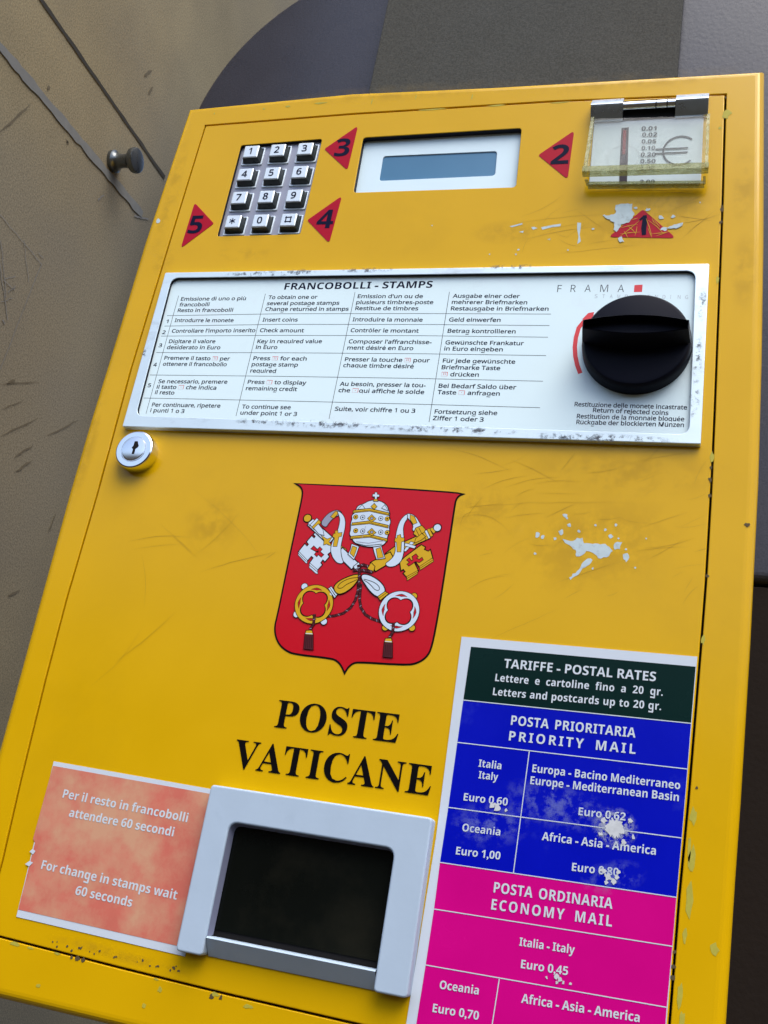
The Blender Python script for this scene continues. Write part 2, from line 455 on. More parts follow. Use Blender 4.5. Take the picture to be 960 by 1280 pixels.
def wallmat(name, base, dark, sc, bump, rough=0.85):
    m = mat(name, base, rough, var=0.22, scale=sc, dirt=dark, dirt_amt=0.6, dirt_scale=sc * 0.35, dirt_lo=0.5, bump=bump, bump_scale=260, spec=0.3)
    return m
TAN = wallmat2(wallmat('tan_plaster', (0.30, 0.245, 0.140), (0.22, 0.18, 0.105), 16, 0.18), (0.245, 0.210, 0.145))
SLATE = wallmat2(wallmat('slate_grey_stone', (0.040, 0.042, 0.058), (0.030, 0.032, 0.045), 20, 0.12, 0.28), (0.034, 0.034, 0.046))
TAUPE = wallmat2(wallmat('taupe_stone', (0.060, 0.059, 0.050), (0.050, 0.048, 0.042), 24, 0.3), (0.056, 0.058, 0.052))
BROWN = wallmat('dark_brown_stone', (0.010, 0.006, 0.004), (0.007, 0.004, 0.003), 20, 0.3, 0.95)
JOINT = mat('dark_joint', (0.055, 0.050, 0.040), 0.9)
PALE = mat('pale_mortar_smear', (0.215, 0.215, 0.20), 0.9, var=0.2, scale=120)
WSCR = mat('pale_wall_scratch', (0.25, 0.24, 0.22), 0.9, var=0.1)
WDRK = mat('dark_wall_scuff', (0.17, 0.14, 0.09), 0.9, var=0.2)
BOLTM = mat('dull_steel', (0.16, 0.17, 0.17), 0.30, metal=0.85, var=0.15, scale=150)

XW = -0.22
mb = MB(); mb.box(-1.0, XW, -0.06, 1.3, -1.6, 1.7)
wall = tag(mb.build('plaster_wall', TAN, smooth=False), 'tan plaster wall with scratches and a diagonal groove left of the yellow machine', 'wall')
def on_wall(pts, w, lift):
    q = [at_x(x, y, XW + lift) for x, y in pts]
    L = []; R = []
    for i in range(len(q)):
        t = (q[min(i + 1, len(q) - 1)] - q[max(0, i - 1)]).normalized()
        s = Vector((1, 0, 0)).cross(t).normalized() * (w[i] if isinstance(w, list) else w) / 2
        L.append(q[i] + s); R.append(q[i] - s)
    return L, R
def wall_strip(mb, pts, w, lift=0.0008):
    L, R = on_wall(pts, w, lift); n = len(L)
    mb.add([tuple(p) for p in L + R], [(i, i + 1, n + i + 1, n + i) for i in range(n - 1)])
def jit(p0, p1, n, a):
    return [(p0[0] + (p1[0] - p0[0]) * i / n + random.uniform(-a, a), p0[1] + (p1[1] - p0[1]) * i / n + random.uniform(-a, a)) for i in range(n + 1)]
ORGsave = ORG; ORG = Vector((0, 0, 0))
mb = MB(); wall_strip(mb, jit((35, -25), (206, 222), 30, 0.25), [0.0042 + random.uniform(-.0008, .0008) for _ in range(31)])
mb.build('joint_groove', JOINT, wall, smooth=False)
mb = MB(); wall_strip(mb, jit((-25, 28), (178, 268), 40, 0.4), [0.0085 + random.uniform(-.002, .002) for _ in range(41)], 0.0010)
mb.build('mortar_smear', PALE, wall, smooth=False)
mb = MB()
for p0, p1, w in [((0, 268), (52, 330), .0011), ((52, 330), (0, 462), .0011), ((0, 330), (10, 400), .0014), ((4, 350), (18, 362), .0013), ((130, 244), (122, 250), .002),
                  ((1, 300), (8, 372), .0012), ((30, 300), (36, 352), .0009), ((48, 316), (54, 322), .0011), ((10, 366), (20, 358), .0012), ((3, 400), (6, 404), .002),
                  ((168, 270), (186, 274), .003), ((6, 348), (20, 346), .001), ((2, 378), (16, 372), .001)]:
    wall_strip(mb, jit(p0, p1, 8, 0.7), w * .6, 0.0006)
mb.build('chalk_scratch', WSCR, wall, smooth=False)
mb = MB()
for p0, p1, w in [((0, 545), (48, 522), .0016), ((60, 545), (98, 525), .0018), ((18, 572), (42, 556), .0022), ((0, 480), (50, 478), .0012), ((8, 480), (20, 474), .003),
                  ((180, 95), (190, 88), .004), ((186, 118), (192, 108), .004), ((0, 165), (38, 130), .0025), ((20, 590), (40, 575), .003), ((70, 640), (60, 668), .002), ((10, 745), (26, 738), .003),
                  ((62, 108), (60, 112), .004), ((40, 104), (43, 108), .004), ((83, 175), (86, 180), .003), ((118, 590), (96, 604), .0015), ((30, 500), (2, 512), .001)]:
    wall_strip(mb, jit(p0, p1, 6, 0.9), [w * k_ for k_ in (.15, .5, .8, .6, .8, .4, .1)], 0.0005)
mb.build('dark_scuff', WDRK, wall, smooth=False)
ORG = ORGsave

# stand-off bolt on that wall, axis along +x
b0 = at_x(141, 202, XW)
mb = MB(); pxs = 0.00062
mb.lathe([(0, .011), (.0035, .011), (.005, .0085), (.007, .0072), (.013, .0066), (.018, .0072), (.0205, .0098), (.0225, .0120), (.0255, .0126), (.028, .0120), (.0285, .0104)], b0, (1, 0, 0), 40)
tag(mb.build('wall_bolt', BOLTM), 'round steel stand-off bolt sticking out of the tan wall beside the machine', 'bolt')

# slate slab behind the machine: its round shoulder shows at the upper left
YB = 0.22
def circ3(a, b, c):
    ax, ay = a; bx, by = b; cx, cy = c
    D = 2 * (ax * (by - cy) + bx * (cy - ay) + cx * (ay - by))
    ux = ((ax * ax + ay * ay) * (by - cy) + (bx * bx + by * by) * (cy - ay) + (cx * cx + cy * cy) * (ay - by)) / D
    uz = ((ax * ax + ay * ay) * (cx - bx) + (bx * bx + by * by) * (ax - cx) + (cx * cx + cy * cy) * (bx - ax)) / D
    return ux, uz, math.hypot(ax - ux, ay - uz)
cx, cz, cr = circ3(P2(367, 0, -YB), P2(300, 56, -YB), P2(247, 131, -YB))
print('arc', cx, cz, cr)
zs = at(952, 727, -YB).z
a1 = math.radians(60)
arc = [(cx + cr * math.cos(math.pi - a1 * 0 - t), cz + cr * math.sin(math.pi - t)) for t in [math.radians(90) * k / 40 for k in range(41)]]
xl = cx - cr
outline = [(0.9, zs), (0.9, cz + cr)] + arc[::-1] + [(xl, min(cz - 0.01, 0.0)), (0.05, -0.10), (0.05, zs)]
mb = MB(); mb.prism(outline, -YB, -YB - 0.03, bevel=0.007, steps=5)
tag(mb.build('slate_slab', SLATE), 'dark slate grey slab with a rounded shoulder standing behind the yellow machine', 'stone slab')
tp = [P2(485, 0, -YB + .012), P2(462, 110, -YB + .012), P2(849, 95, -YB + .012), P2(851, 0, -YB + .012)]
xa = (tp[0][0] + tp[1][0]) / 2; xb = (tp[2][0] + tp[3][0]) / 2
mb = MB(); mb.prism(rect(xa, xb, -0.05, 0.75), -YB + .012, -YB - .001, bevel=0.0012)
tag(mb.build('pilaster', TAUPE), 'flat taupe stone pilaster rising behind the top edge of the machine', 'pilaster')
mb = MB(); mb.prism(rect(0.16, 0.9, -1.3, zs - 0.002), -YB - 0.004, -YB - 0.04, bevel=0.003)
tag(mb.build('stone_dado', BROWN), 'dark brown stone facing at the lower right behind the machine', 'stone facing')

# ------------------------------------------------------------------ the stamp machine
M = bpy.data.objects.new('stamp_machine', None); COL.objects.link(M); M.location = ORG; M.empty_display_size = 0.1
tag(M, 'worn yellow wall-mounted stamp vending machine with keypad, black knob and red shield', 'vending machine')

ZB = -0.5715                               # bottom of the cabinet
Lo = [P2(*p) for p in [(234.7, 133.7), (178.8, 300), (146.3, 407.5), (110, 525), (83.5, 615), (53.8, 722.5), (23.8, 832.5), (1.3, 915)]]
Lo.append((Lo[-1][0] + (Lo[-1][0] - Lo[-3][0]) / (Lo[-1][1] - Lo[-3][1]) * (ZB - Lo[-1][1]), ZB))
Ro = [P2(*p) for p in [(956, 85.5), (955.3, 300), (953, 450), (949, 598), (939, 800), (926.9, 1000), (920, 1098), (908.3, 1278)]]
Ro.append((Ro[-1][0] + 0.0002, ZB - 0.001))
To = [P2(*p) for p in [(440, 113.6), (620, 105.2)]]
outer = ccw(Lo + Ro[::-1] + To[::-1])
Lg = [P2(*p) for p in [(256.5, 157), (212.5, 300), (163.8, 460), (121.3, 617.5), (82.5, 750), (56.3, 850), (25.2, 976.9), (3.1, 1073.8)]]
zbg = P2(200, 1223.6)[1]
Lg.append((Lg[-1][0] + 0.0006, P2(-20, 1166)[1]))
Bg = [P2(*p) for p in [(150, 1210), (286, 1243.5), (440, 1279)]]
Rg = [P2(*p) for p in [(907, 118), (903.3, 250), (901.2, 310), (896.5, 431), (893.5, 511), (889.6, 600), (882.3, 729), (876.4, 805), (860.5, 1000), (849, 1122), (836.8, 1280)]]
Rg.append((Rg[-1][0] - 0.0004, Bg[-1][1] - 0.001))
Tg = [P2(440, 142.5), P2(690, 126.8)]
door = ccw(Lg + Bg + Rg[::-1] + Tg[::-1])

GAPW = 0.0011
mb = MB()
mb.prism(outer, 0.0, -YB, bevel=0.0055, steps=6, holes=[inset(door, -GAPW / 2)], hole_bevel=0.0005, hole_depth=0.009, back=True)
cab = mb.build('cabinet', YEL, M)
mb = MB(); mb.flat(inset(door, -0.006), -0.0088)
mb.build('door_recess', DARK, cab)

# openings in the door
kp = rounded([P2(*p) for p in [(301.3, 181.7), (402.5, 173.7), (375, 292.5), (271.3, 295.3)]], 0.0016)
dp = rounded([P2(*p) for p in [(454, 171.9), (651.9, 160), (644.7, 233.8), (441.6, 240.6)]], 0.0022)
hatch_hole = [P2(*p) for p in [(290, 1034), (488, 1064), (470, 1200), (262, 1170)]]
mb = MB()
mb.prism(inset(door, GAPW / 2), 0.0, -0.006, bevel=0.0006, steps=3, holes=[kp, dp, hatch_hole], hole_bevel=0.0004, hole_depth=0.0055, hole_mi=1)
doorp = mb.build('door', [YEL, WALLSHADE], M)

# --- keypad
pad = MB(); pad.flat(inset(kp, -0.003), -0.0026)
pad = pad.build('keypad', KEYBASE, M)
caps = ['1', '2', '3', '4', '5', '6', '7', '8', '9', '*', '0', '#']
kx = [0.0456, 0.0655, 0.0858]; kz = [-0.0293, -0.0488, -0.0683, -0.0878]
for i, c in enumerate(caps):
    x = kx[i % 3]; z = kz[i // 3]
    k = MB()
    base = rounded(rect(x - .0066, x + .0066, z - .0062, z + .0062), 0.0008, 3)
    top = rounded(rect(x - .0055, x + .0055, z - .0048, z + .0054), 0.0008, 3)
    soc_o = rounded(rect(x - .0079, x + .0079, z - .0076, z + .0075), 0.0008, 3)
    k.prism(soc_o, -0.0018, -0.0026, bevel=0.0004, mi=0, holes=[rounded(rect(x - .0070, x + .0070, z - .0066, z + .0066), 0.0008, 3)])
    k.hull(inset(top, 0.0007), 0.0027, top, 0.0022)
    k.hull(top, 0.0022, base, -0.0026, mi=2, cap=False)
    t = 0.00285
    if c == '*':
        for a in (90, 30, 150):
            a = math.radians(a); dx = math.cos(a) * .0023; dz = math.sin(a) * .0023
            k.strip([(x - .0004 - dx, z + .0006 - dz), (x - .0004 + dx, z + .0006 + dz)], .0006, t + a * 2e-5, 1)
    elif c == '#':
        w = .0007; q = .0017; e = .0024
        for sgn in (-1, 1):
            k.strip([(x - e, z + .0005 + sgn * q), (x + e, z + .0005 + sgn * q)], w, t, 1)
            k.strip([(x + sgn * q, z + .0005 - e), (x + sgn * q, z + .0005 + e)], w, t + 3e-5, 1)
    else:
        word(k, c, (x - .0003, z + .0006), t, 0.0052, 'sans', 1)
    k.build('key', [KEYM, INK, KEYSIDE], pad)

# --- display
mb = MB()
lcd = [P2(*p, -0.0042) for p in [(479, 195.3), (621.3, 189), (618.8, 219.4), (473.8, 226)]]
lcd = rounded(lcd, 0.0022)
mb.prism(inset(dp, -0.003), -0.0042, -0.0056, holes=[lcd], hole_bevel=0.0003, hole_depth=0.0008)
disp = mb.build('display', BEZEL, M)
mb = MB(); mb.flat(inset(lcd, -0.002), -0.0049); mb.build('screen', LCD, disp)

# --- red arrow decals
def tri(pts, num, c, cap):
    mb = MB(); mb.prism(rounded([P2(*p) for p in pts], 0.0012, 5), 0.00025, 0.0, 0)
    if num: word(mb, num, P2(*c), 0.00040, cap, 'bold', 1, 1.05)
    return mb.build('arrow_sticker', [REDDECAL, INK], M)
tri([(405.5, 186.5), (447.6, 157.5), (434.3, 213)], '3', (428.6, 184.5), 0.0145)
tri([(384, 275.5), (427.6, 245), (411.5, 304)], '4', (407.3, 274), 0.0145)
tri([(267.5, 279.5), (243.6, 253.5), (226, 310.5)], '5', (245.3, 281), 0.0145)
tri([(672.8, 194.2), (717.8, 163.4), (709.5, 224.3)], '2', (700.5, 193.2), 0.0150)
worn = tri([(803.8, 262), (845, 297.8), (760.5, 296.5)], '', None, 0)
worn['label'] = 'scratched red arrow sticker with a battered 1'

# --- coin slot
cs = MB()
plate = rounded([P2(*p, 0.001) for p in [(743, 151), (879.5, 146), (876, 229.5), (736, 231)]], 0.0012)
cs.prism(plate, 0.0012, 0.0, bevel=0.0004)
coin = cs.build('coin_slot', WHITE, M)
mb = MB()
F4 = lambda x, y, d=0.0015: P2(690 + x / 4, 100 + y / 4, d)
mb.flat([F4(348, 240), (F4(384, 236)), F4(378, 440), F4(374, 520), F4(336, 522), F4(338, 440)], 0.0015, 0)
mb.flat([F4(356, 250, .0018), F4(372, 250, .0018), F4(366, 370, .0018), F4(352, 372, .0018)], 0.0018, 1)
slotm = mat('slot_dark', (0.03, 0.015, 0.03), 0.5); slotr = mat('slot_red', (0.22, 0.02, 0.03), 0.5)
mb.build('slot_opening', [slotm, slotr], coin)
mb = MB()
c0 = F4(355, 388); r0 = 0.0095
mb.strip([(c0[0] + r0 * math.cos(a), c0[1] + r0 * 1.0 * math.sin(a)) for a in [math.radians(8 * i) for i in range(46)]], 0.0003, 0.00135, 2)
for s_, x0, x1, y in [('0.01', 447, 522, 252), ('0.02', 450, 525, 283), ('0.05', 447, 520, 317), ('0.10', 447, 515, 350), ('0.20', 443, 518, 383), ('0.50', 441, 517, 416), ('1.00', 440, 515, 450), ('2.00', 438, 513, 520)]:
    text(mb, s_, (690 + x0 / 4, 100 + y / 4), (690 + x1 / 4, 100 + (y - 1) / 4), 0.0016, 'bold', mi=1, cap=0.0031)
# euro sign
ec = F4(640, 352); er = 0.0098
mb.strip([(ec[0] + er * math.cos(a), ec[1] + er * 1.08 * math.sin(a)) for a in [math.radians(48 + 264 * i / 30) for i in range(31)]], 0.0011, 0.0016, 1)
for dz in (0.0016, -0.0016):
    mb.strip([(ec[0] - 0.0145, ec[1] + dz), (ec[0] + 0.0045, ec[1] + dz)], 0.0010, 0.00166, 1)
mb.build('price_marking', [GREYINK, mat('grey_euro_ink', (0.075, 0.085, 0.11), 0.5), mat('pale_rim', (0.55, 0.58, 0.62), 0.5)], coin)
# hinge: a half-round bar with a pin in the middle
hx0 = P2(740.8, 125, .004)[0]; hx1 = P2(886.3, 119, .004)[0]
hz1 = P2(741, 125, .004)[1]; hz0 = P2(741, 147, .006)[1]
hm = (hz0 + hz1) / 2; hh = (hz1 - hz0) / 2
gx0 = P2(780, 124, .005)[0]; gx1 = P2(845.5, 122, .005)[0]
def halfbar(mb, x0, x1, mi=0, r=1.0):
    prof = [(-.0012, hz1), (-.0040, hz1 - .0002), (-.0086, hm + hh * .12), (-.0090, hm - hh * .05), (-.0086, hm - hh * .2), (-.0030, hz0 + .0003), (-.0012, hz0)]; n = len(prof) - 1
    vs = [(x0, y, z) for y, z in prof] + [(x1, y, z) for y, z in prof]; m = n + 1
    fs = [(i, m + i, m + i + 1, i + 1) for i in range(n)] + [tuple(range(m)), tuple(range(m, 2 * m))[::-1]]
    mb.add(vs, fs, mi)
mb = MB(); halfbar(mb, hx0, gx0)
hinge = mb.build('hinge', CHROME_DK, coin)
mb = MB(); halfbar(mb, gx1, hx1); mb.build('hinge', CHROME_DK, coin)
mb = MB(); mb.prism(rect(gx0, gx1, hz0 + .0006, hz1 - .0006), 0.0020, 0.0012)
mb.build('hinge_gap', DARK, hinge)
mb = MB(); mb.lathe([(0, .0028), (gx1 - gx0 - .0006, .0028)], (gx0 + .0003, -.0050, hm + .0002), (1, 0, 0), 20)
for t in (0.62, 0.83):
    mb.lathe([(0, .0030), (.0006, .0030)], (gx0 + (gx1 - gx0) * t, -.0050, hm + .0002), (1, 0, 0), 20, 1)
mb.build('hinge_pin', [CHROME, DARK], hinge)
# clear flap
acr = bpy.data.materials.new('clear_acrylic'); acr.use_nodes = True
n = acr.node_tree.nodes; L = acr.node_tree.links.new; n.clear()
o_ = n.new('ShaderNodeOutputMaterial'); tr = n.new('ShaderNodeBsdfTransparent'); tr.inputs[0].default_value = (0.93, 0.95, 0.92, 1)
gl = n.new('ShaderNodeBsdfGlossy'); gl.inputs[0].default_value = (1, 1, 1, 1); gl.inputs[1].default_value = 0.08
fr = n.new('ShaderNodeFresnel'); fr.inputs[0].default_value = 1.25
ms = n.new('ShaderNodeMixShader'); ge = n.new('ShaderNodeNewGeometry'); sb = n.new('ShaderNodeMath'); sb.operation = 'SUBTRACT'; sb.inputs[0].default_value = 1.0; L(ge.outputs['Backfacing'], sb.inputs[1])
mu = n.new('ShaderNodeMath'); mu.operation = 'MULTIPLY'; L(fr.outputs[0], mu.inputs[0]); L(sb.outputs[0], mu.inputs[1])
L(mu.outputs[0], ms.inputs[0]); L(tr.outputs[0], ms.inputs[1]); L(gl.outputs[0], ms.inputs[2])
df = n.new('ShaderNodeBsdfDiffuse'); df.inputs[0].default_value = (0.8, 0.82, 0.8, 1)
nz = n.new('ShaderNodeTexNoise'); nz.inputs['Scale'].default_value = 90; nz.inputs['Detail'].default_value = 8
tc = n.new('ShaderNodeTexCoord'); L(tc.outputs['Object'], nz.inputs['Vector'])
mr = n.new('ShaderNodeMapRange'); mr.inputs[1].default_value = .45; mr.inputs[2].default_value = .8; mr.inputs[3].default_value = .0; mr.inputs[4].default_value = .07
L(nz.outputs[0], mr.inputs[0])
ms2 = n.new('ShaderNodeMixShader'); L(mr.outputs[0], ms2.inputs[0]); L(ms.outputs[0], ms2.inputs[1]); L(df.outputs[0], ms2.inputs[2]); L(ms2.outputs[0], o_.inputs[0])
acre = bpy.data.materials.new('acrylic_edge'); acre.use_nodes = True
n = acre.node_tree.nodes; L = acre.node_tree.links.new; b_ = n['Principled BSDF']
b_.inputs['Base Color'].default_value = (0.50, 0.50, 0.26, 1); b_.inputs['Roughness'].default_value = 0.15
tr = n.new('ShaderNodeBsdfTransparent'); tr.inputs[0].default_value = (0.85, 0.86, 0.70, 1)
ms = n.new('ShaderNodeMixShader'); nz = n.new('ShaderNodeTexNoise'); nz.inputs['Scale'].default_value = 14
mr = n.new('ShaderNodeMapRange'); mr.inputs[1].default_value = .35; mr.inputs[2].default_value = .65; mr.inputs[3].default_value = .25; mr.inputs[4].default_value = .55
L(nz.outputs[0], mr.inputs[0]); L(mr.outputs[0], ms.inputs[0]); L(tr.outputs[0], ms.inputs[1]); L(b_.outputs[0], ms.inputs[2]); L(ms.outputs[0], n['Material Output'].inputs[0])
def fp(px, py, d):
    return at(px, py, d)
fl = [fp(741, 148.5, .0045), fp(885.5, 144.5, .0045), fp(883, 211, .0095), fp(730.5, 215.5, .0095)]      # sloping front pane
def lerp(a, b, t): return a + (b - a) * t
mb = MB()
mb.add([tuple(p) for p in fl], [(3, 2, 1, 0)], 0)
back = [p + Vector((0, 0.0018, 0)) for p in fl]
mb.add([tuple(p) for p in back], [(0, 1, 2, 3)], 0)
flap = mb.build('coin_flap', acr, coin, smooth=False)
mb = MB()
def tube(mb, a, b, wz, wy, mi=0):
    """a bar of rectangular section from a to b"""
    t = (b - a).normalized(); s = Vector((0, 1, 0)); s = (s - t * s.dot(t)).normalized(); u = t.cross(s).normalized()
    q = []
    for p in (a, b):
        q += [p + s * wy + u * wz, p + s * wy - u * wz, p - s * wy - u * wz, p - s * wy + u * wz]
    mb.add([tuple(p) for p in q], [(0, 1, 2, 3), (7, 6, 5, 4), (0, 4, 5, 1), (1, 5, 6, 2), (2, 6, 7, 3), (3, 7, 4, 0)], mi)
bl = [fp(741, 149, .0035), fp(885.5, 145, .0035), fp(880.5, 230.5, .004), fp(735, 231.8, .004)]
tube(mb, fl[0], fl[3], .0009, .0015); tube(mb, fl[1], fl[2], .0009, .0015)
tube(mb, fl[3] + Vector((-.0012, 0, .0006)), fl[2] + Vector((.0012, 0, .0006)), .0019, .0026)
tube(mb, fl[3] + Vector((.001, .0028, -.003)), bl[3], .0007, .0016); tube(mb, fl[2] + Vector((-.001, .0028, -.003)), bl[2], .0007, .0016)
tube(mb, bl[3], bl[2], .0010, .0022)
mb.build('flap_rim', acre, flap, smooth=False)

# --- instruction plate
po = [P2(*p, .004) for p in [(206.5, 340.6), (886.7, 329.3), (876, 555), (152.7, 533)]]
po = rounded(po, 0.0008, 3)
pi_ = rounded([P2(*p, .004) for p in [(214.5, 347.2), (869.5, 338.2), (861.5, 543), (169.5, 519.5)]], 0.0052, 8)
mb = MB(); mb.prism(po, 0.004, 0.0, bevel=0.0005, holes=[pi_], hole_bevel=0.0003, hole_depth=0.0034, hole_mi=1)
ip = mb.build('instruction_plate', [SILV, WALLSHADE], M)
PD = 0.0016
mb = MB(); mb.flat(inset(pi_, -0.002), PD)
mb.build('sign_panel', PANEL, ip)
D = PD + 0.00003
mb = MB()
def hline(pts, w=0.00030): mb.strip([P2(*p, D) for p in pts], w, D, 0)
for pts in [[(208.8, 394.6), (350, 392.2), (530, 391.9), (688.8, 392.6)], [(205.5, 407.6), (350, 405.4), (530, 405.6), (686.8, 406.9)], [(201.3, 420.1), (350, 419.2), (530, 419.6), (685, 421.5)],
            [(195.5, 440.7), (350, 440.9), (530, 442.2), (682.5, 444.5)], [(187.5, 468.7), (350, 470.4), (520, 473), (678.8, 476.5)], [(179.5, 497.5), (350, 501), (520, 505.2), (675, 509.6)]]:
    hline(pts)
D = PD + 0.00004
for pts in [[(223.3, 369.5), (182.5, 517)], [(331.8, 367.2), (295, 520)], [(443.8, 365.3), (411.3, 523.6)], [(561.8, 364.8), (536.3, 527.6)]]:
    hline(pts)
D = PD + 0.00005
T = [("Emissione di uno o più", 225.8, 375.8, 307, 375), ("francobolli", 223.8, 383, 261.3, 382.5), ("Resto in francobolli", 221.8, 390, 290.8, 389.5),
     ("1", 207.5, 403.8, 210, 403.8), ("Introdurre le monete", 218, 402.5, 291.5, 402.5), ("2", 202.5, 417.5, 206.5, 417.5), ("Controllare l'importo inserito", 214.5, 415.8, 318.8, 415),
     ("3", 198, 433.8, 202, 433.8), ("Digitare il valore", 210.8, 428.8, 268.8, 428.8), ("desiderato in Euro", 208.3, 436.3, 275, 436.5),
     ("4", 191.3, 458, 195.5, 458), ("Premere il tasto \x02 per", 205, 449.5, 287, 450.5), ("ottenere il francobollo", 203.3, 457, 283, 457.7),
     ("5", 184.3, 483.8, 188.3, 483.8), ("Se necessario, premere", 197.5, 478.8, 283.8, 479.5), ("il tasto \x01 che indica", 195.5, 485.7, 270, 487), ("il resto", 193.3, 492.5, 217.5, 493.2),
     ("Per continuare, ripetere", 189.5, 508, 275, 509.5), ("i punti 1 o 3", 187.5, 515, 230, 516.3),
     ("To obtain one or", 335, 373.8, 396.3, 373.3), ("several postage stamps", 333.3, 381.3, 423.8, 380.8), ("Change returned in stamps", 331.3, 388.5, 435.5, 388.3),
     ("Insert coins", 328, 401.8, 371.8, 401.8), ("Check amount", 324.5, 415, 379.5, 415.3), ("Key in required value", 321.3, 428.8, 402, 428.8), ("in Euro", 319.5, 436, 346.3, 436.2),
     ("Press \x02 for each", 316.3, 450, 383, 450.6), ("postage stamp", 314.3, 457.5, 372, 458.3), ("required", 312.5, 465.5, 344.5, 466.1),
     ("Press \x01 to display", 309.3, 479.5, 382.5, 480.8), ("remaining credit", 307, 487.5, 370.8, 488.8), ("To continue see", 302, 510.5, 363, 511.5), ("under point 1 or 3", 300, 518, 370.8, 520),
     ("Emission d'un ou de", 446.8, 372.5, 528.3, 372.5), ("plusieurs timbres-poste", 445, 380, 541.3, 380), ("Restitue de timbres", 443.8, 387.5, 522.5, 387.8),
     ("Introduire la monnaie", 440.5, 401.5, 528, 402), ("Contrôler le montant", 438, 415, 523, 415.8), ("Composer l'affranchisse-", 435.5, 429, 539.3, 430), ("ment désiré en Euro", 433.8, 436.8, 516.3, 437.6),
     ("Presser la touche \x02 pour", 430.8, 451.3, 536.8, 452.8), ("chaque timbre désiré", 428.8, 458.8, 516.8, 460.3), ("Au besoin, presser la tou-", 424.5, 482, 531.8, 484), ("che \x01qui affiche le solde", 422.8, 490, 530, 492.5),
     ("Suite, voir chiffre 1 ou 3", 418.3, 513.3, 518.8, 516),
     ("Ausgabe einer oder", 565.8, 372, 649.5, 372.5), ("mehrerer Briefmarken", 564.5, 379.8, 658.8, 380.3), ("Restausgabe in Briefmarken", 563.3, 387.8, 685.5, 388.3),
     ("Geld einwerfen", 561, 401.8, 625.5, 402.3), ("Betrag kontrollieren", 559.3, 415.8, 644.3, 416.7), ("Gewünschte Frankatur", 556.5, 430.3, 654.5, 431.5), ("in Euro eingeben", 555, 438, 628.3, 439.2),
     ("Für jede gewünschte", 553.3, 453, 643.8, 454.6), ("Briefmarke Taste", 551.8, 461.3, 625, 462.6), ("\x02 drücken", 551.3, 470, 598.3, 470.8), ("Bei Bedarf Saldo über", 548, 484.5, 645, 486.6), ("Taste \x01 anfragen", 546.5, 492.5, 624.5, 494.5),
     ("Fortsetzung siehe", 543, 516.8, 621.3, 518.8), ("Ziffer 1 oder 3", 540.8, 525, 604.3, 527),
     ("Restituzione delle monete incastrate", 718.0, 507.7, 858.6, 511.9), ("Return of rejected coins", 741, 515, 835.4, 518.8), ("Restitution de la monnaie bloquée", 720.8, 522.7, 855.2, 526.5), ("Rückgabe der blockierten Münzen", 720.2, 530, 854.8, 533.8)]
for s_, x0, y0, x1, y1 in T:
    text(mb, s_, (x0, y0), (x1, y1), D, 'sans', cap=0.0027, mis=[1, 2])
text(mb, "FRANCOBOLLI - STAMPS", (355, 362), (540, 359.6), D, 'bold', cap=0.0049)
for ch, x, yb in [('F', 696.3, 365.2), ('R', 713, 365), ('A', 730.5, 364.9), ('M', 750, 364.9), ('A', 772, 365)]:
    w_ = {'F': 5.2, 'R': 6.2, 'A': 7.6, 'M': 9.6}[ch]
    text(mb, ch, (x, yb), (x + w_, yb), D, 'thin', cap=0.0049)
for i, ch in enumerate("STAMP VENDING"):
    if ch == ' ': continue
    x = 743.2 + (856.5 - 743.2) * i / 12
    text(mb, ch, (x, 372.4 + .1 * i), (x + (1.0 if ch == 'I' else 3.4), 372.4 + .1 * i), D, 'thin', cap=0.0024, mi=3)
mb.flat([P2(*p, D) for p in [(793.1, 356.3), (803.3, 355.8), (802.5, 364.8), (792.3, 365)]], D, 1)
# red turning arrow round the knob
K = lambda x, y: P2(700 + x / 4.8, 340 + y / 4.8, D)
mb.strip([K(122, 608), K(104, 560), K(92, 505), K(89, 450), K(95, 395), K(112, 335), K(140, 300), K(165, 278)], 0.0025, D, 1)
mb.flat([K(205, 240), K(170, 246), K(131, 285), K(195, 284)], D + .00001, 1)
mb.build('lettering', [INK, REDINK, PINK, GREYINK], ip, smooth=False)

# --- turn knob
kc = (0.3168, -0.1815); R0 = 0.0298
mb = MB()
mb.lathe([(0, R0 + .0002), (.006, R0), (.0085, R0 - .0006), (.0098, R0 - .0016), (.0102, R0 - .0030)], (kc[0], -PD, kc[1]), (0, -1, 0), 72)
knob = mb.build('turn_knob', KNOBM, M)
def lens(hw, ht, n=14):
    t = [(-hw + 2 * hw * i / n) for i in range(n + 1)]
    up = [(kc[0] + x, kc[1] + 0.0015 + ht * (1 - (x / hw) ** 2) + .0011) for x in t]
    dn = [(kc[0] + x, kc[1] - 0.0015 - ht * (1 - (x / hw) ** 2) - .0011) for x in t]
    return dn + up[::-1]
g0 = lens(R0 - .0006, 0.0050); g1 = lens(R0 - .0018, 0.0034)
df_ = PD + 0.0250; db_ = PD + 0.0100
mb = MB()
mb.hull(inset(g1, .0004), df_, g1, df_ - .0005, cap=False)
mb.hull(g1, df_ - .0005, g0, db_, cap=False)
pk = inset(g1, 0.0010)
mb.hull(pk, df_ - 0.006, inset(g1, .0004), df_, cap=False)      # inner side of the hollow grip
mb.f = mb.f[:]
mb.flat(pk, df_ - 0.006)
mb.build('grip', KNOBM, knob)

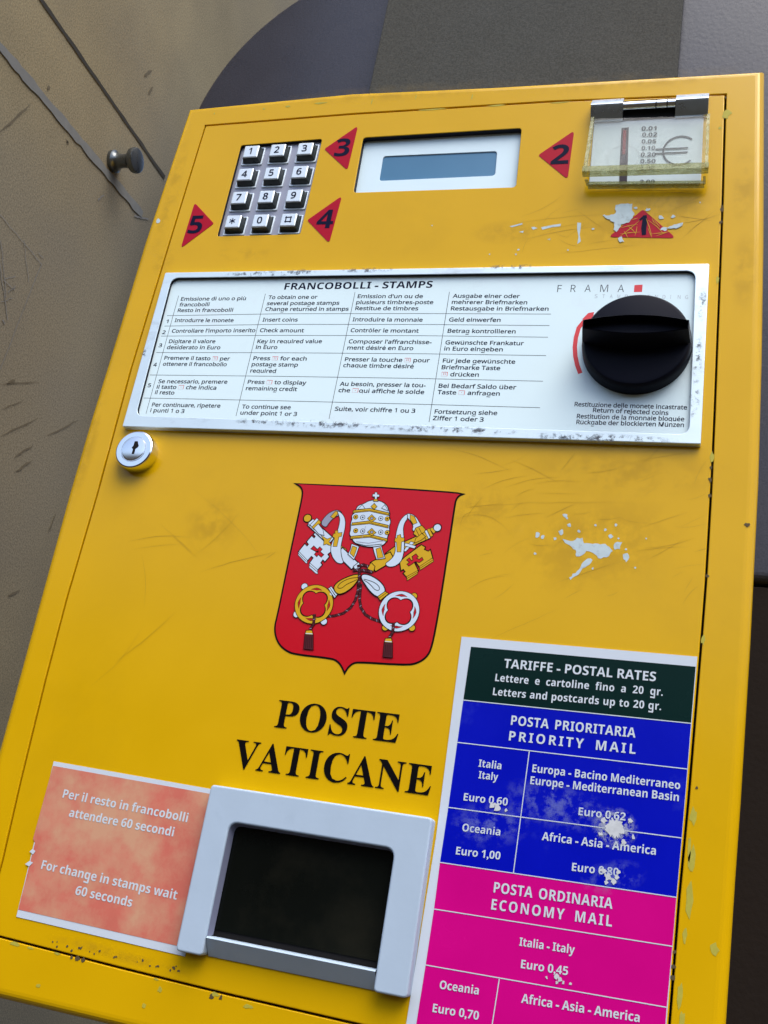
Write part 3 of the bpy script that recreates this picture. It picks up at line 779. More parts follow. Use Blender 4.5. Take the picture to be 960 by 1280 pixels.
# --- lock
lc = Vector((P2(167, 561.3, .008)[0], 0, P2(167, 561.3, .008)[1]))
mb = MB()
mb.lathe([(0, .0128), (.0066, .0128), (.0075, .0124), (.0080, .0116), (.0080, .0086), (.0076, .0083), (.0076, .0080), (.0082, .0078), (.0084, .0070)], (lc.x, 0, lc.z), (0, -1, 0), 56)
lock = mb.build('lock', CHROME, M)
mb = MB()
sl = [(-.0011, .0042), (.0009, .0044), (.0015, .0030), (.0024, .0014), (.0017, .0000), (.0006, -.0008), (.0007, -.0042), (-.0009, -.0044), (-.0009, -.0012), (-.0020, -.0002), (-.0012, .0014)]
mb.flat([(lc.x + x + .0008, lc.z + z + .0008) for x, z in sl], 0.0086)
mb.build('keyhole', DARK, lock)

# --- coat of arms
def smooth_outline(p, keep):
    for _ in range(2):
        q = []; kk = set()
        for i in range(len(p)):
            a = Vector(p[i - 1]); b = Vector(p[i]); c = Vector(p[(i + 1) % len(p)])
            if i in keep: kk.add(len(q)); q.append(tuple(b))
            else: q.append(tuple(b * .75 + a * .25)); q.append(tuple(b * .75 + c * .25))
        p = q; keep = kk
    return p
E = lambda x, y: P2(320 + x / 3.2, 580 + y / 3.2)
lay = [0.00030]
coa = MB()
CM = [SHRED, BLACK, GOLD, HWHITE, MAROON, GREYV]
RED_, BLK, GLD, WHT, MRN, GRY = range(6)
OW = 0.00062
def fig(pts, mi, o=OW, conv=E, soft=0):
    if soft: pts = smooth_outline(list(pts), set())
    p = ccw([conv(*q) for q in pts])
    if o:
        coa.flat(inset(p, -o), lay[0], BLK); lay[0] += 0.000002
    coa.flat(p, lay[0], mi); lay[0] += 0.000002
def ln(pts, w, mi=BLK):
    coa.strip([E(*q) for q in pts], w, lay[0], mi); lay[0] += 0.000002
def dot(x, y, r, mi, o=OW, ry=None):
    c = E(x, y); e = E(x + r, y); rr = abs(e[0] - c[0]); p = circle(c[0], c[1], rr, 22)
    if o: coa.flat(circle(c[0], c[1], rr + o, 22), lay[0], BLK); lay[0] += 0.000002
    coa.flat(p, lay[0], mi); lay[0] += 0.000002
shield = [(162, 80), (178, 89), (187, 103), (188, 122), (180, 165), (130, 400), (88, 605), (76, 650), (80, 690), (95, 722), (120, 745), (155, 760), (300, 776), (325, 786), (343, 806), (355, 834),
          (368, 812), (388, 796), (412, 791), (600, 803), (645, 796), (682, 772), (702, 735), (728, 600), (765, 360), (794, 165), (799, 143), (810, 127), (832, 118), (500, 96)]
p = ccw([E(*q) for q in smooth_outline(shield, {0, 15, 29, 30})])
coa.prism(inset(p, -0.0007), 0.00018, 0.0, mi=BLK)
coa.flat(inset(p, 0.0003), 0.00026, RED_)
def shaftbox(a, b, w0, w1):
    a = Vector(a); b = Vector(b); t = (b - a).normalized(); nrm = Vector((-t.y, t.x))
    return [tuple(a + nrm * w0), tuple(b + nrm * w1), tuple(b - nrm * w1), tuple(a - nrm * w0)]
# cord and tassels
def cord(pts):
    ln(pts, 0.0017, BLK); ln(pts, 0.0012, MRN)
    for i in range(len(pts) - 1):
        (x0, y0), (x1, y1) = pts[i], pts[i + 1]; L_ = math.hypot(x1 - x0, y1 - y0); k = max(1, int(L_ / 11))
        for j in range(k):
            u = (j + .5) / k; x = x0 + (x1 - x0) * u; y = y0 + (y1 - y0) * u
            dx = (x1 - x0) / L_; dy = (y1 - y0) / L_
            ln([(x - dx * 1 + dy * 4, y - dy * 1 - dx * 4), (x + dx * 3 - dy * 4, y + dy * 3 + dx * 4)], 0.00025, GRY if j % 2 else BLK)
cord([(410, 480), (408, 510), (398, 545), (380, 575), (350, 598), (315, 608), (270, 612)])
cord([(420, 480), (417, 515), (415, 545), (420, 575), (438, 603), (465, 620), (500, 632)])
# bits of the keys
whitebit = [(172, 352), (196, 322), (205, 331), (213, 322), (205, 312), (224, 290), (233, 299), (240, 291), (232, 282), (245, 272), (300, 330), (300, 350), (286, 362), (292, 372), (276, 390), (268, 382), (258, 396), (264, 404), (246, 424), (216, 398), (232, 376), (222, 368), (205, 388)]
fig(whitebit, WHT)
fig([(172, 352), (205, 386), (205, 398), (200, 396), (170, 364)], WHT, .0003); fig([(216, 398), (246, 424), (247, 440), (240, 438), (214, 414)], WHT, .0003)
ln([(170, 358), (203, 392)], .0003); ln([(215, 406), (246, 432)], .0003)
fig([(222, 340), (232, 330), (246, 344), (256, 334), (264, 342), (256, 352), (270, 364), (262, 372), (250, 362), (244, 370), (236, 362), (244, 352)], RED_, .0004)
fig([(240, 350), (252, 346), (250, 358)], BLK, 0)
goldbit = [(577, 392), (600, 372), (640, 342), (662, 326), (676, 334), (672, 344), (690, 352), (697, 346), (706, 378), (655, 412), (640, 390), (632, 394), (648, 428), (604, 452), (592, 438), (600, 432), (590, 420), (582, 426)]
fig(goldbit, GLD)
fig([(655, 412), (706, 378), (710, 390), (658, 424)], GLD, .0003); ln([(657, 418), (708, 385)], .0003)
fig([(604, 452), (648, 428), (646, 440), (606, 466)], GLD, .0003); ln([(605, 459), (647, 434)], .0003)
fig([(605, 385), (614, 378), (622, 390), (630, 384), (626, 372), (640, 362), (648, 372), (640, 378), (654, 384), (664, 376), (668, 384), (654, 394), (638, 390), (622, 402), (612, 408), (606, 402), (616, 394)], RED_, .0004)
# shafts
fig(shaftbox((218, 235), (300, 310), 14, 15), WHT); fig(shaftbox((315, 330), (352, 358), 17, 18), GLD, .0003)
fig(shaftbox((335, 350), (395, 408), 17, 17), WHT)
fig(shaftbox((530, 370), (592, 322), 14, 14), GLD); fig(shaftbox((470, 412), (545, 370), 19, 17), GLD); fig(shaftbox((590, 330), (690, 285), 13, 13), GLD)
# loose saltire bands
fig([(262, 288), (285, 302), (302, 296), (292, 312), (304, 330), (284, 320), (272, 324), (274, 306)], GLD, .0003)
fig([(590, 350), (620, 312), (632, 316), (600, 350)], WHT, .0003); fig([(598, 318), (640, 330), (634, 338), (596, 328)], WHT, .0003)
# ribbons
fig([(258, 238), (285, 203), (312, 188), (330, 186), (346, 197), (332, 206), (312, 214), (292, 236), (280, 256)], GRY, .0004, soft=1)
fig([(300, 212), (320, 190), (332, 196), (312, 218)], GLD, .0003)
fig([(326, 188), (346, 200), (358, 225), (356, 260), (345, 300), (338, 340), (342, 375), (352, 398), (328, 398), (310, 378), (300, 350), (304, 318), (322, 285), (334, 250), (338, 222), (334, 208)], WHT, .0004, soft=1)
fig([(318, 268), (328, 268), (328, 278), (344, 276), (342, 290), (332, 292), (324, 330), (310, 330), (316, 296), (308, 292), (312, 280), (318, 280)], GLD, .0003)
fig([(604, 200), (624, 202), (642, 215), (655, 238), (664, 254), (640, 272), (626, 266), (632, 248), (618, 226), (606, 214)], WHT, .0004, soft=1)
fig([(618, 205), (634, 212), (644, 236), (630, 242), (618, 222)], GLD, .0003); fig([(640, 258), (664, 248), (678, 264), (672, 290), (656, 298), (632, 280)], GLD, .0004)
ln([(640, 262), (655, 292)], .0003); ln([(652, 256), (666, 284)], .0003)
fig([(606, 202), (596, 208), (580, 225), (570, 248), (562, 280), (558, 318), (560, 348), (552, 372), (536, 388), (518, 400), (530, 412), (556, 410), (580, 392), (590, 362), (594, 325), (590, 285), (588, 256), (596, 232), (606, 220)], WHT, .0004, soft=1)
fig([(566, 288), (578, 284), (580, 296), (594, 298), (592, 310), (582, 312), (580, 352), (566, 352), (564, 314), (556, 310), (558, 298), (566, 298)], GLD, .0003)
# pommels
dot(207, 218, 14, GLD); fig(shaftbox((220, 230), (228, 240), 12, 13), WHT, .0003); fig(shaftbox((222, 248), (248, 222), 5, 5), WHT, .0003); fig(shaftbox((230, 258), (256, 230), 6, 6), GLD, .0003)
fig([(234, 258), (250, 242), (268, 264), (272, 286), (252, 280)], WHT, .0003)
dot(726, 256, 14, WHT); fig(shaftbox((712, 264), (704, 270), 10, 11), GLD, .0003); fig(shaftbox((704, 290), (690, 262), 5, 5), GLD, .0003); fig(shaftbox((694, 298), (680, 268), 4, 4), WHT, .0003); fig(shaftbox((686, 302), (672, 276), 4, 4), GLD, .0003)
fig([(678, 292), (664, 280), (640, 300), (636, 316), (660, 306)], GLD, .0003)
# tiara with lappets
fig([(384, 322), (412, 332), (402, 362), (392, 382), (370, 362), (380, 342)], WHT, .0004); fig([(388, 330), (404, 336), (392, 372), (378, 358)], GLD, .0003)
fig([(470, 332), (500, 322), (506, 348), (516, 378), (484, 382), (474, 352)], WHT, .0004); fig([(482, 342), (498, 336), (510, 374), (488, 378)], GLD, .0003)
fig([(432, 162), (452, 150), (480, 147), (506, 154), (524, 168), (530, 186), (536, 200), (532, 212), (540, 232), (532, 250), (534, 272), (526, 290), (522, 312), (505, 328), (455, 333), (415, 325), (392, 312), (386, 296), (375, 282), (382, 262), (380, 240), (388, 220), (384, 208), (400, 196), (404, 178), (412, 168)], WHT, .0005, soft=1)
for y in (188, 238, 292):
    fig([(392 - (y - 188) * .1, y), (455, y - 8), (532 - (y - 188) * .06, y + 10), (531 - (y - 188) * .06, y + 18), (455, y + 1), (390 - (y - 188) * .1, y + 8)], GLD, .0004)
    ln([(392 - (y - 188) * .1, y + 5), (455, y - 2), (531 - (y - 188) * .06, y + 15)], .00025)
for y in (213, 268):
    for x, big in ((400, 0), (428, 0), (464, 1), (500, 0), (526, 0)):
        yy = y + (x - 464) * .06 + 4
        if big: fig([(x - 16, yy + 2), (x, yy - 12), (x + 16, yy + 4), (x, yy + 16)], GLD, .0003); dot(x, yy + 2, 5, GRY, .0003)
        else:
            dot(x, yy, 8, GLD if x in (400, 526) else WHT, .0003); dot(x, yy, 3.5, BLK, 0)
fig([(462, 172), (474, 160), (484, 172), (474, 182)], GLD, .0003); fig([(410, 182), (426, 166), (436, 180)], WHT, .0003); fig([(505, 178), (516, 166), (528, 188)], WHT, .0003)
ln([(398, 318), (440, 328), (505, 322)], .0003); ln([(402, 312), (450, 318), (515, 308)], .0003, GRY)
fig([(472, 150), (488, 150), (485, 140), (475, 140)], GLD, .0003); fig([(477, 116), (485, 116), (485, 124), (494, 125), (493, 133), (485, 132), (484, 141), (477, 141), (477, 132), (468, 131), (469, 123), (477, 123)], WHT, .0003)
ln([(440, 250), (425, 300)], .0002, GRY)
# bows (handles)
def bow(cx_, cy_, ro, ri, mi, mi2, stubs):
    for a in stubs:
        a = math.radians(a); x = cx_ + math.cos(a) * (ro + 4); y = cy_ + math.sin(a) * (ro + 4)
        dot(x, y, 12, mi2, .0004)
    c = E(cx_, cy_); rr = abs(E(cx_ + ro, cy_)[0] - c[0]); r2 = rr * ri / ro
    coa.flat(circle(c[0], c[1], rr + .0004, 40), lay[0], BLK); lay[0] += 2e-6
    coa.flat(circle(c[0], c[1], rr, 40), lay[0], mi); lay[0] += 2e-6
    def quat(s, k):
        return [(c[0] + s * r2 * (1 + k * abs(math.cos(2 * t + math.pi / 2)) - k * .5) * math.cos(t), c[1] + s * r2 * (1 + k * abs(math.cos(2 * t + math.pi / 2)) - k * .5) * math.sin(t)) for t in [2 * math.pi * i / 48 for i in range(48)]]
    for s, m_ in ((1.06, BLK), (0.97, RED_)):
        coa.flat(quat(s, .34), lay[0], m_); lay[0] += 2e-6
    for q in range(4):
        a0 = math.radians(90 * q)
        arc_ = [(c[0] + rr * .80 * math.cos(a0 + t), c[1] + rr * .80 * math.sin(a0 + t)) for t in [math.radians(-22 + 44 * i / 8) for i in range(9)]]
        coa.strip(arc_, [rr * .02 + rr * .13 * (1 - abs(i - 4) / 4) for i in range(9)], lay[0], BLK)
        coa.strip(arc_, [rr * .01 + rr * .07 * (1 - abs(i - 4) / 4) for i in range(9)], lay[0] + 1e-6, RED_); lay[0] += 2e-6
bow(233, 562, 76, 50, GLD, WHT, (-118, 150, 60))
bow(573, 590, 81, 52, WHT, GLD, (-45, 130, 52))
fig(shaftbox((300, 525), (312, 508), 5, 5), WHT, 0)
fig([(292, 500), (302, 492), (326, 524), (316, 536)], WHT, .0004); ln([(297, 496), (321, 530)], .0003); ln([(302, 504), (316, 526)], .0002)
fig([(312, 500), (322, 480), (350, 462), (392, 446), (414, 444), (410, 462), (388, 492), (355, 516), (328, 522)], GLD, soft=1)
ln(smooth_outline([(408, 456), (380, 458), (350, 470), (330, 486), (328, 499), (345, 499), (362, 484), (384, 474), (406, 464)], {0, 8}), .0004)
fig([(424, 446), (446, 444), (480, 460), (508, 484), (518, 508), (508, 530), (486, 532), (460, 512), (438, 480), (426, 462)], WHT, soft=1)
ln(smooth_outline([(432, 462), (456, 468), (480, 478), (496, 494), (494, 508), (478, 506), (466, 492), (450, 476), (432, 466)], {0, 8}), .0004)
fig([(490, 532), (518, 512), (530, 520), (498, 546)], GLD, .0004); ln([(494, 538), (524, 516)], .0003)
# knot in the middle
for q in ([(392, 412), (412, 396), (420, 412), (402, 428)],): fig(q, WHT, .0004)
for q in ([(448, 420), (462, 398), (476, 412), (470, 432)],): fig(q, GLD, .0004)
cord([(388, 428), (410, 424), (440, 428), (468, 434)]); cord([(406, 412), (430, 404), (452, 412)]); cord([(416, 428), (414, 455), (414, 488)])
def tassel(x, y0, x1, y1):
    cord([(x, y0), (x - 4, y0 + 40), (x1 + 4, y1 - 48)])
    fig([(x1 - 10, y1 - 44), (x1 + 12, y1 - 44), (x1 + 16, y1 - 28), (x1 - 14, y1 - 28)], GLD, .0004)
    fig([(x1 - 15, y1 - 28), (x1 + 17, y1 - 26), (x1 + 17, y1 + 32), (x1 - 20, y1 + 28)], MRN, .0003)
    ln([(x1 - 13, y1 - 33), (x1 + 15, y1 - 31)], .0004, WHT)
    for k in range(4): ln([(x1 - 10 + 7 * k, y1 - 20), (x1 - 13 + 8 * k, y1 + 26)], .0002, BLK)
tassel(236, 602, 213, 712); tassel(552, 636, 530, 744)
coa.build('coat_of_arms', CM, M, smooth=False)

# --- POSTE VATICANE
mb = MB()
text(mb, "POSTE", (342.5, 908.6), (496.3, 928.6), 0.0003, 'serif', cap=0.0146, track=0.0)
text(mb, "VATICANE", (289, 958.5), (537, 994.6), 0.0003, 'serif', cap=0.0146, track=0.02)
mb.build('post_lettering', BLACK, M, smooth=False)

# --- postal rates sticker
Q = lambda x, y, d=0.0004: P2(500 + x / 2.4, 780 + y / 2.4, d)
blz = Q(20, 1190)[1] - 0.0056
mb = MB()
mb.prism([Q(185, 38), Q(892, 98), Q(846, 640), Q(830, 820), Q(800, 1190), (Q(800, 1190)[0] - .0006, blz + 0.001), (Q(20, 1190)[0] - .0003, blz), Q(20, 1190), Q(108, 640)], 0.0004, 0.0)
rs = mb.build('rate_sticker', WHITE, M, smooth=False)
q = lambda x, y: Q(x, y, .0005)
mb = MB()
mb.flat([q(213, 68), q(887, 128), q(873, 298), q(190, 228)], .0005, 0)
mb.flat([q(190, 228), q(873, 298), q(862, 435), q(845, 642), q(829, 820), q(120, 715), q(145, 550), q(172, 355)], .0005, 1)
lowb = (q(50, 1190)[0], blz + 0.0042)
mb.flat([q(120, 715), q(829, 820), q(817, 967), q(800, 1150), q(797, 1190), (q(797, 1190)[0] - .0003, blz + .0048), lowb, q(77, 1023), q(102, 855)], .0005, 2)
mb.build('colour_print', [GREEN, BLUE, MAG], rs, smooth=False)
mb = MB(); dl = 0.00065
def rl(pts, w=.00045, d=dl): mb.strip([Q(x, y, d) for x, y in pts], w, d)
for pts in [[(190, 228), (873, 298)], [(172, 355), (862, 435)], [(145, 550), (362, 579), (845, 642)], [(120, 715), (829, 820)], [(102, 855), (817, 967)], [(77, 1023), (800, 1150)]]: rl(pts)
rl([(388, 381), (340, 748)], d=dl + .00003); rl([(298, 1064), (272, 1230)], d=dl + .00003)
dl = 0.0007
for s_, x0, y0, x1, y1, cap, tr, spc in [
        ("TARIFFE - POSTAL RATES", 311, 131, 767, 172, .0047, 0, 1), ("Lettere e cartoline fino a 20 gr.", 285, 171, 788, 215, .0038, .02, 2.2), ("Letters and postcards up to 20 gr.", 278, 213, 783, 258, .0038, .02, 1.2),
        ("POSTA PRIORITARIA", 332, 302, 706, 341, .0047, .02, 1.6), ("PRIORITY MAIL", 326, 349, 706, 390, .0047, .16, 2.0),
        ("Italia", 235, 428, 303, 436, .0036, 0, 1), ("Italy", 235, 463, 293, 470, .0036, 0, 1), ("Euro 0,60", 190, 529, 322, 545, .0036, 0, 1),
        ("Europa - Bacino Mediterraneo", 396, 444, 840, 496, .0038, 0, 1), ("Europe - Mediterranean Basin", 390, 480, 836, 532, .0038, 0, 1), ("Euro 0,62", 535, 573, 676, 590, .0036, 0, 1),
        ("Oceania", 186, 621, 300, 635, .0036, 0, 1), ("Euro 1,00", 167, 691, 300, 707, .0036, 0, 1),
        ("Africa - Asia - America", 425, 648, 767, 693, .0038, 0, 1), ("Euro 0,80", 515, 740, 655, 757, .0036, 0, 1),
        ("POSTA ORDINARIA", 280, 805, 637, 855, .0047, .02, 1.6), ("ECONOMY MAIL", 273, 856, 635, 908, .0047, .12, 2.0),
        ("Italia - Italy", 357, 965, 523, 990, .0036, 0, 1), ("Euro 0,45", 362, 1032, 503, 1054, .0036, 0, 1),
        ("Oceania", 118, 1094, 235, 1112, .0036, 0, 1), ("Euro 0,70", 97, 1164, 235, 1188, .0036, 0, 1), ("Africa - Asia - America", 363, 1136, 718, 1195, .0038, 0, 1)]:
    text(mb, s_, (500 + x0 / 2.4, 780 + y0 / 2.4), (500 + x1 / 2.4, 780 + y1 / 2.4), dl, 'bold', cap=cap, track=tr, space=spc)
mb.build('lettering', PRINT, rs, smooth=False)
WORN = sheer('rubbed_white', (0.56, 0.60, 0.66), 0.85, 400, 0.46)
WORNS = sheer('rubbed_haze', (0.30, 0.36, 0.72), 0.28, 160, 0.47)
def ragged(c, r, n, k):
    return [(c[0] + r * (1 + random.uniform(-k, k)) * math.cos(2 * math.pi * i / n), c[1] + r * (1 + random.uniform(-k, k)) * math.sin(2 * math.pi * i / n)) for i in range(n)]
mb = MB()
PWHITE = mat('bare_sticker_paper', (0.58, 0.60, 0.60), 0.7, var=0.2, scale=400)
mb.flat(ragged(Q(645, 612), .0040, 30, .3), .00078)
for x, y, r in [(600, 630, .0010), (690, 590, .0012), (670, 655, .0013), (612, 590, .0012), (700, 640, .0009), (275, 545, .0012), (290, 552, .0016), (283, 540, .0008), (318, 558, .0008), (610, 740, .0012), (625, 760, .0016), (640, 772, .0013), (650, 760, .0010), (618, 775, .0010), (655, 745, .0008), (480, 1066, .0012), (470, 1058, .0010), (490, 1076, .0008), (440, 1060, .0006), (512, 1080, .0006), (470, 1075, .0006)]:
    mb.flat(ragged(Q(x, y), r, 9, .5), .00078 + random.uniform(0, 3e-5))
mb.build('worn_spot', PWHITE, rs, smooth=False)
patch('rubbed_area', Q(645, 612), .0110, .0100, 0, .00074, WORN, rs)
patch('rubbed_area', Q(470, 545), .030, .012, -.1, .00072, WORNS, rs)
patch('rubbed_area', Q(270, 600), .022, .012, .2, .00073, WORNS, rs)
patch('rubbed_area', Q(640, 760), .016, .008, .3, .00073, WORNS, rs)

# --- salmon sticker
O = lambda x, y, d=0.0003: P2(x / 3.2, 880 + y / 3.2, d)
mb = MB()
mb.prism([O(215, 229), O(860, 343), O(740, 1010), O(65, 851)], 0.0003, 0.0)
os_ = mb.build('change_sticker', WHITE, M, smooth=False)
mb = MB(); o = lambda x, y: O(x, y, .0004)
mb.flat([o(212, 247), o(856, 362), o(742, 975), o(73, 822), o(140, 555), o(132, 540)], .0004)
mb.build('colour_print', SALMON, os_, smooth=False)
mb = MB()
for s_, x0, y0, x1, y1, cap in [("Per il resto in francobolli", 249, 374, 748, 473, .0045), ("attendere 60 secondi", 274, 450, 692, 530, .0045), ("For change in stamps wait", 163, 659, 705, 783, .0045), ("60 seconds", 299, 762, 525, 812, .0045)]:
    text(mb, s_, (x0 / 3.2, 880 + y0 / 3.2), (x1 / 3.2, 880 + y1 / 3.2), .00052, 'bold', cap=cap)
mb.build('lettering', PRINT, os_, smooth=False)
mb = MB()
for pts in ([(118, 590), (130, 580), (142, 588), (132, 602)], [(100, 640), (118, 628), (132, 634), (116, 650)]): mb.flat([O(*p, .0006) for p in pts], .0006)
mb.build('torn_edge', WHITE, os_, smooth=False)

# --- stamp hatch: arch-shaped frame, black flap, grey tray lip
G = lambda x, y, d=0.008: P2(200 + x / 2.667, 960 + y / 2.667, d)
fx0 = (G(165, 50)[0] + G(57, 605)[0]) / 2; fx1 = (G(908, 170)[0] + G(822, 775)[0]) / 2
fz1 = (G(165, 50)[1] + G(908, 170)[1]) / 2; fz0 = (G(57, 605)[1] + G(822, 775)[1]) / 2
ox0 = (G(225, 180)[0] + G(160, 560)[0]) / 2; ox1 = (G(782, 268)[0] + G(718, 690)[0]) / 2; oz1 = (G(225, 180)[1] + G(782, 268)[1]) / 2
print('hatch', fx0, fx1, fz0, fz1, ox0, ox1, oz1)
arch = [(fx0, fz0), (ox0, fz0), (ox0, oz1), (ox1, oz1), (ox1, fz0), (fx1, fz0), (fx1, fz1), (fx0, fz1)]
arch = rounded(arch, [.0022, .002, .0045, .0045, .002, .0022, .002, .002], 6)
mb = MB(); mb.prism(arch, 0.008, 0.0, bevel=0.0011, steps=5)
hf = mb.build('hatch_frame', FRAMEM, M)
mb = MB()
zl = G(185, 562, .004)[1]
# wedge: top edge forward, face slopes back towards its foot
zt = (G(185, 562, .0045)[1] + G(720, 672, .0045)[1]) / 2
prof = [(-.0012, zt), (-.0072, zt - .0001), (-.0080, zt - .0009), (-.0012, fz0 + .0004), (-.0008, fz0), (0.0, fz0)]
e = .0003
vs_ = [(ox0 + e, y, z) for y, z in prof] + [(ox1 - e, y, z) for y, z in prof]; m_ = len(prof)
mb.add(vs_, [(i, m_ + i, m_ + i + 1, i + 1) for i in range(m_ - 1)])
mb.build('tray_lip', FRAMEM, hf, smooth=False)
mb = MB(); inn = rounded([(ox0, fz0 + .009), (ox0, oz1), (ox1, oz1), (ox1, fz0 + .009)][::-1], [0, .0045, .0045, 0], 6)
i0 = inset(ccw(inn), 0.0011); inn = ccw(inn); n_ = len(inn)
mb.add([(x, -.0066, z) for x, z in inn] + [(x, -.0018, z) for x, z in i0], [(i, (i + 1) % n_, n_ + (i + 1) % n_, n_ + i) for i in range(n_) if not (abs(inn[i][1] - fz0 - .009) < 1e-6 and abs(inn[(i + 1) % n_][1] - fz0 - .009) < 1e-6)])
mb.build('frame_inner_edge_shade', LINSHADE, hf)
mb = MB(); mb.flat([(ox0 - .002, fz0 + .001), (ox1 + .002, fz0 + .001), (ox1 + .002, zt + .008), (ox0 - .002, zt + .008)], 0.0006)
mb.build('flap_gap', DARK, hf)
mb = MB(); mb.flat([(ox0 - .002, zt + .0032), (ox1 + .002, zt + .0032), (ox1 + .002, oz1 + .002), (ox0 - .002, oz1 + .002)], 0.0012)
mb.build('flap', FLAP, hf)
mb = MB(); mb.prism(rounded([(ox0 + .086, oz1 - .0004), (ox0 + .098, oz1 - .0004), (ox0 + .096, oz1 - .0042), (ox0 + .088, oz1 - .0042)], .001), 0.0045, 0.0012, bevel=.0006)
mb.build('flap_catch', DARK, hf)

# --- wear: chips, scratches, scuffs
def blob(mb, pts, conv, d, mi=0, k=0.0):
    """ragged outline: every side is broken up"""
    out = []
    pp = [Vector(conv(*p)) for p in pts]
    for i in range(len(pp)):
        a = pp[i]; b = pp[(i + 1) % len(pp)]; n_ = max(2, int((b - a).length / .0012))
        t = (b - a); nn = Vector((-t.y, t.x)).normalized()
        for j in range(n_): 
            r = a + t * (j / n_) + nn * (random.uniform(-.0005, .0005) if j else 0); out.append((r.x, r.y))
    mb.flat(out, d, mi)
C8 = lambda x, y: P2(640 + x / 4.364, 620 + y / 4.364)
mb = MB()
blob(mb, [(275, 235), (335, 245), (355, 228), (385, 228), (392, 258), (440, 262), (510, 262), (550, 300), (515, 335), (470, 340), (440, 310), (405, 300), (385, 322), (350, 330), (348, 295), (300, 262)], C8, .00012)
blob(mb, [(380, 370), (415, 340), (440, 350), (430, 366), (385, 395), (370, 420), (320, 458), (312, 445), (355, 410)], C8, .00012)
blob(mb, [(555, 268), (575, 250), (602, 252), (590, 290), (560, 294)], C8, .00012); blob(mb, [(605, 318), (630, 312), (640, 335), (622, 362), (608, 345)], C8, .00012)
for x, y, r in [(138, 213, 11), (168, 223, 10), (235, 232, 7), (268, 198, 12), (290, 105, 10), (312, 160, 9), (300, 120, 6), (366, 192, 7), (456, 160, 5), (510, 184, 6), (538, 220, 9), (567, 158, 7), (622, 292, 5), (125, 314, 6), (440, 396, 5), (672, 392, 4), (732, 232, 4), (580, 232, 4)]:
    mb.flat(ragged(C8(x, y), r * .00012, 9, .4), .00012)
Z7 = lambda x, y: P2(640 + x / 6.857, 220 + y / 6.857)
for pts in [[(-20, 432), (88, 404), (90, 416), (0, 440)], [(165, 440), (190, 436), (220, 448), (180, 462)], [(250, 440), (350, 420), (420, 410), (415, 432), (340, 440), (260, 462)], [(560, 400), (592, 402), (590, 440), (580, 500), (590, 560), (560, 585), (570, 520), (558, 450)], [(300, 545), (330, 535), (325, 550)], [(60, 480), (100, 470), (95, 488)]]:
    mb.flat([Z7(*p) for p in pts], .00012)
# around the first arrow
for pts in [[(318, 625), (345, 618), (402, 618), (400, 650), (412, 672), (385, 712), (345, 722), (322, 760), (308, 748), (312, 712), (270, 690), (262, 680), (318, 665)], [(570, 742), (600, 728), (655, 712), (650, 728), (620, 742)], [(330, 790), (350, 782), (362, 808), (340, 812)]]:
    blob(mb, pts, lambda x, y: F4(x, y, .0005), .00045)
for x, y, r in [(260, 678, 6), (545, 690, 12), (605, 682, 8), (478, 648, 9), (418, 640, 7), (560, 745, 12), (205, 745, 5), (80, 850, 4), (740, 612, 4)]:
    mb.flat(ragged(F4(x, y, .0003), r * .00013, 9, .5), .00032)
for x, y, r in [(198, 276, .0018), (648, 312, .0007), (645, 318, .0006), (612, 318, .0005), (540, 282, .0005)]:
    mb.flat(ragged(P2(x, y), r, 7, .3), .00012)
mb.build('paint_chip', CHIP, doorp, smooth=False)
mb = MB()
def pale(x, y, rx, ry, n_=10):
    c = P2(x, y); mb.flat([(c[0] + rx * (1 + random.uniform(-.4, .4)) * math.cos(2 * math.pi * i / n_), c[1] + ry * (1 + random.uniform(-.4, .4)) * math.sin(2 * math.pi * i / n_)) for i in range(n_)], .00012)
for x, y, rx, ry in [(20, 1180, .006, .0014), (38, 1185, .004, .001), (72, 1192, .0028, .0009), (200, 1237, .0024, .0022), (180, 1257, .0022, .0016), (48, 1232, .0022, .0016), (268, 1243, .004, .0016), (195, 1224, .003, .0008), (310, 1258, .004, .0014),
                     (908, 142, .0045, .0050), (900, 160, .0018, .0016), (857, 1060, .0014, .010), (862, 1020, .003, .006), (860, 1073, .0028, .008), (857, 1125, .0026, .012), (851, 1168, .0018, .005), (893, 1187, .003, .004), (845, 1245, .0022, .007), (847, 1275, .002, .006), (874, 800, .0016, .004), (897, 350, .0016, .004), (890, 572, .0016, .005),
                     (268, 133, .0010, .0016), (360, 124, .003, .0010), (400, 120, .006, .0008), (540, 128, .012, .0008), (620, 123, .008, .0007), (700, 119, .010, .0006), (330, 127, .0012, .0010), (862, 116, .004, .0008), (590, 112, .0006, .003), (465, 118, .0005, .004), (520, 112, .0006, .0025)]:
    k_ = 0.62 if y > 130 else 0.8
    if y < 145 and x < 880: y += 9
    if x > 840 and y > 780 and x < 880: x += 5
    pale(x, y, rx * k_ * .9, ry * k_)
mb.build('rubbed_paint', CHIPY, cab, smooth=False)
mb = MB()
for x, y, r in [(888, 600, .0012), (887, 620, .0010), (889, 585, .0008), (884, 720, .0009), (902, 262, .0012), (901, 278, .0010), (903, 258, .0009), (97, 1198, .0014), (104, 1200, .0010), (90, 1196, .0009), (934, 656, .0012), (264, 1246, .0012), (276, 1247, .0010), (871, 985, .0007), (842, 1208, .0011), (841, 1222, .0009), (843, 1190, .0008), (907, 122, .0008), (331, 287, .0009), (326, 285, .0006)]:
    mb.flat(ragged(P2(x, y), r, 8, .5), .00018)
mb.build('bare_spot', STAIN, cab, smooth=False)
mb = MB()
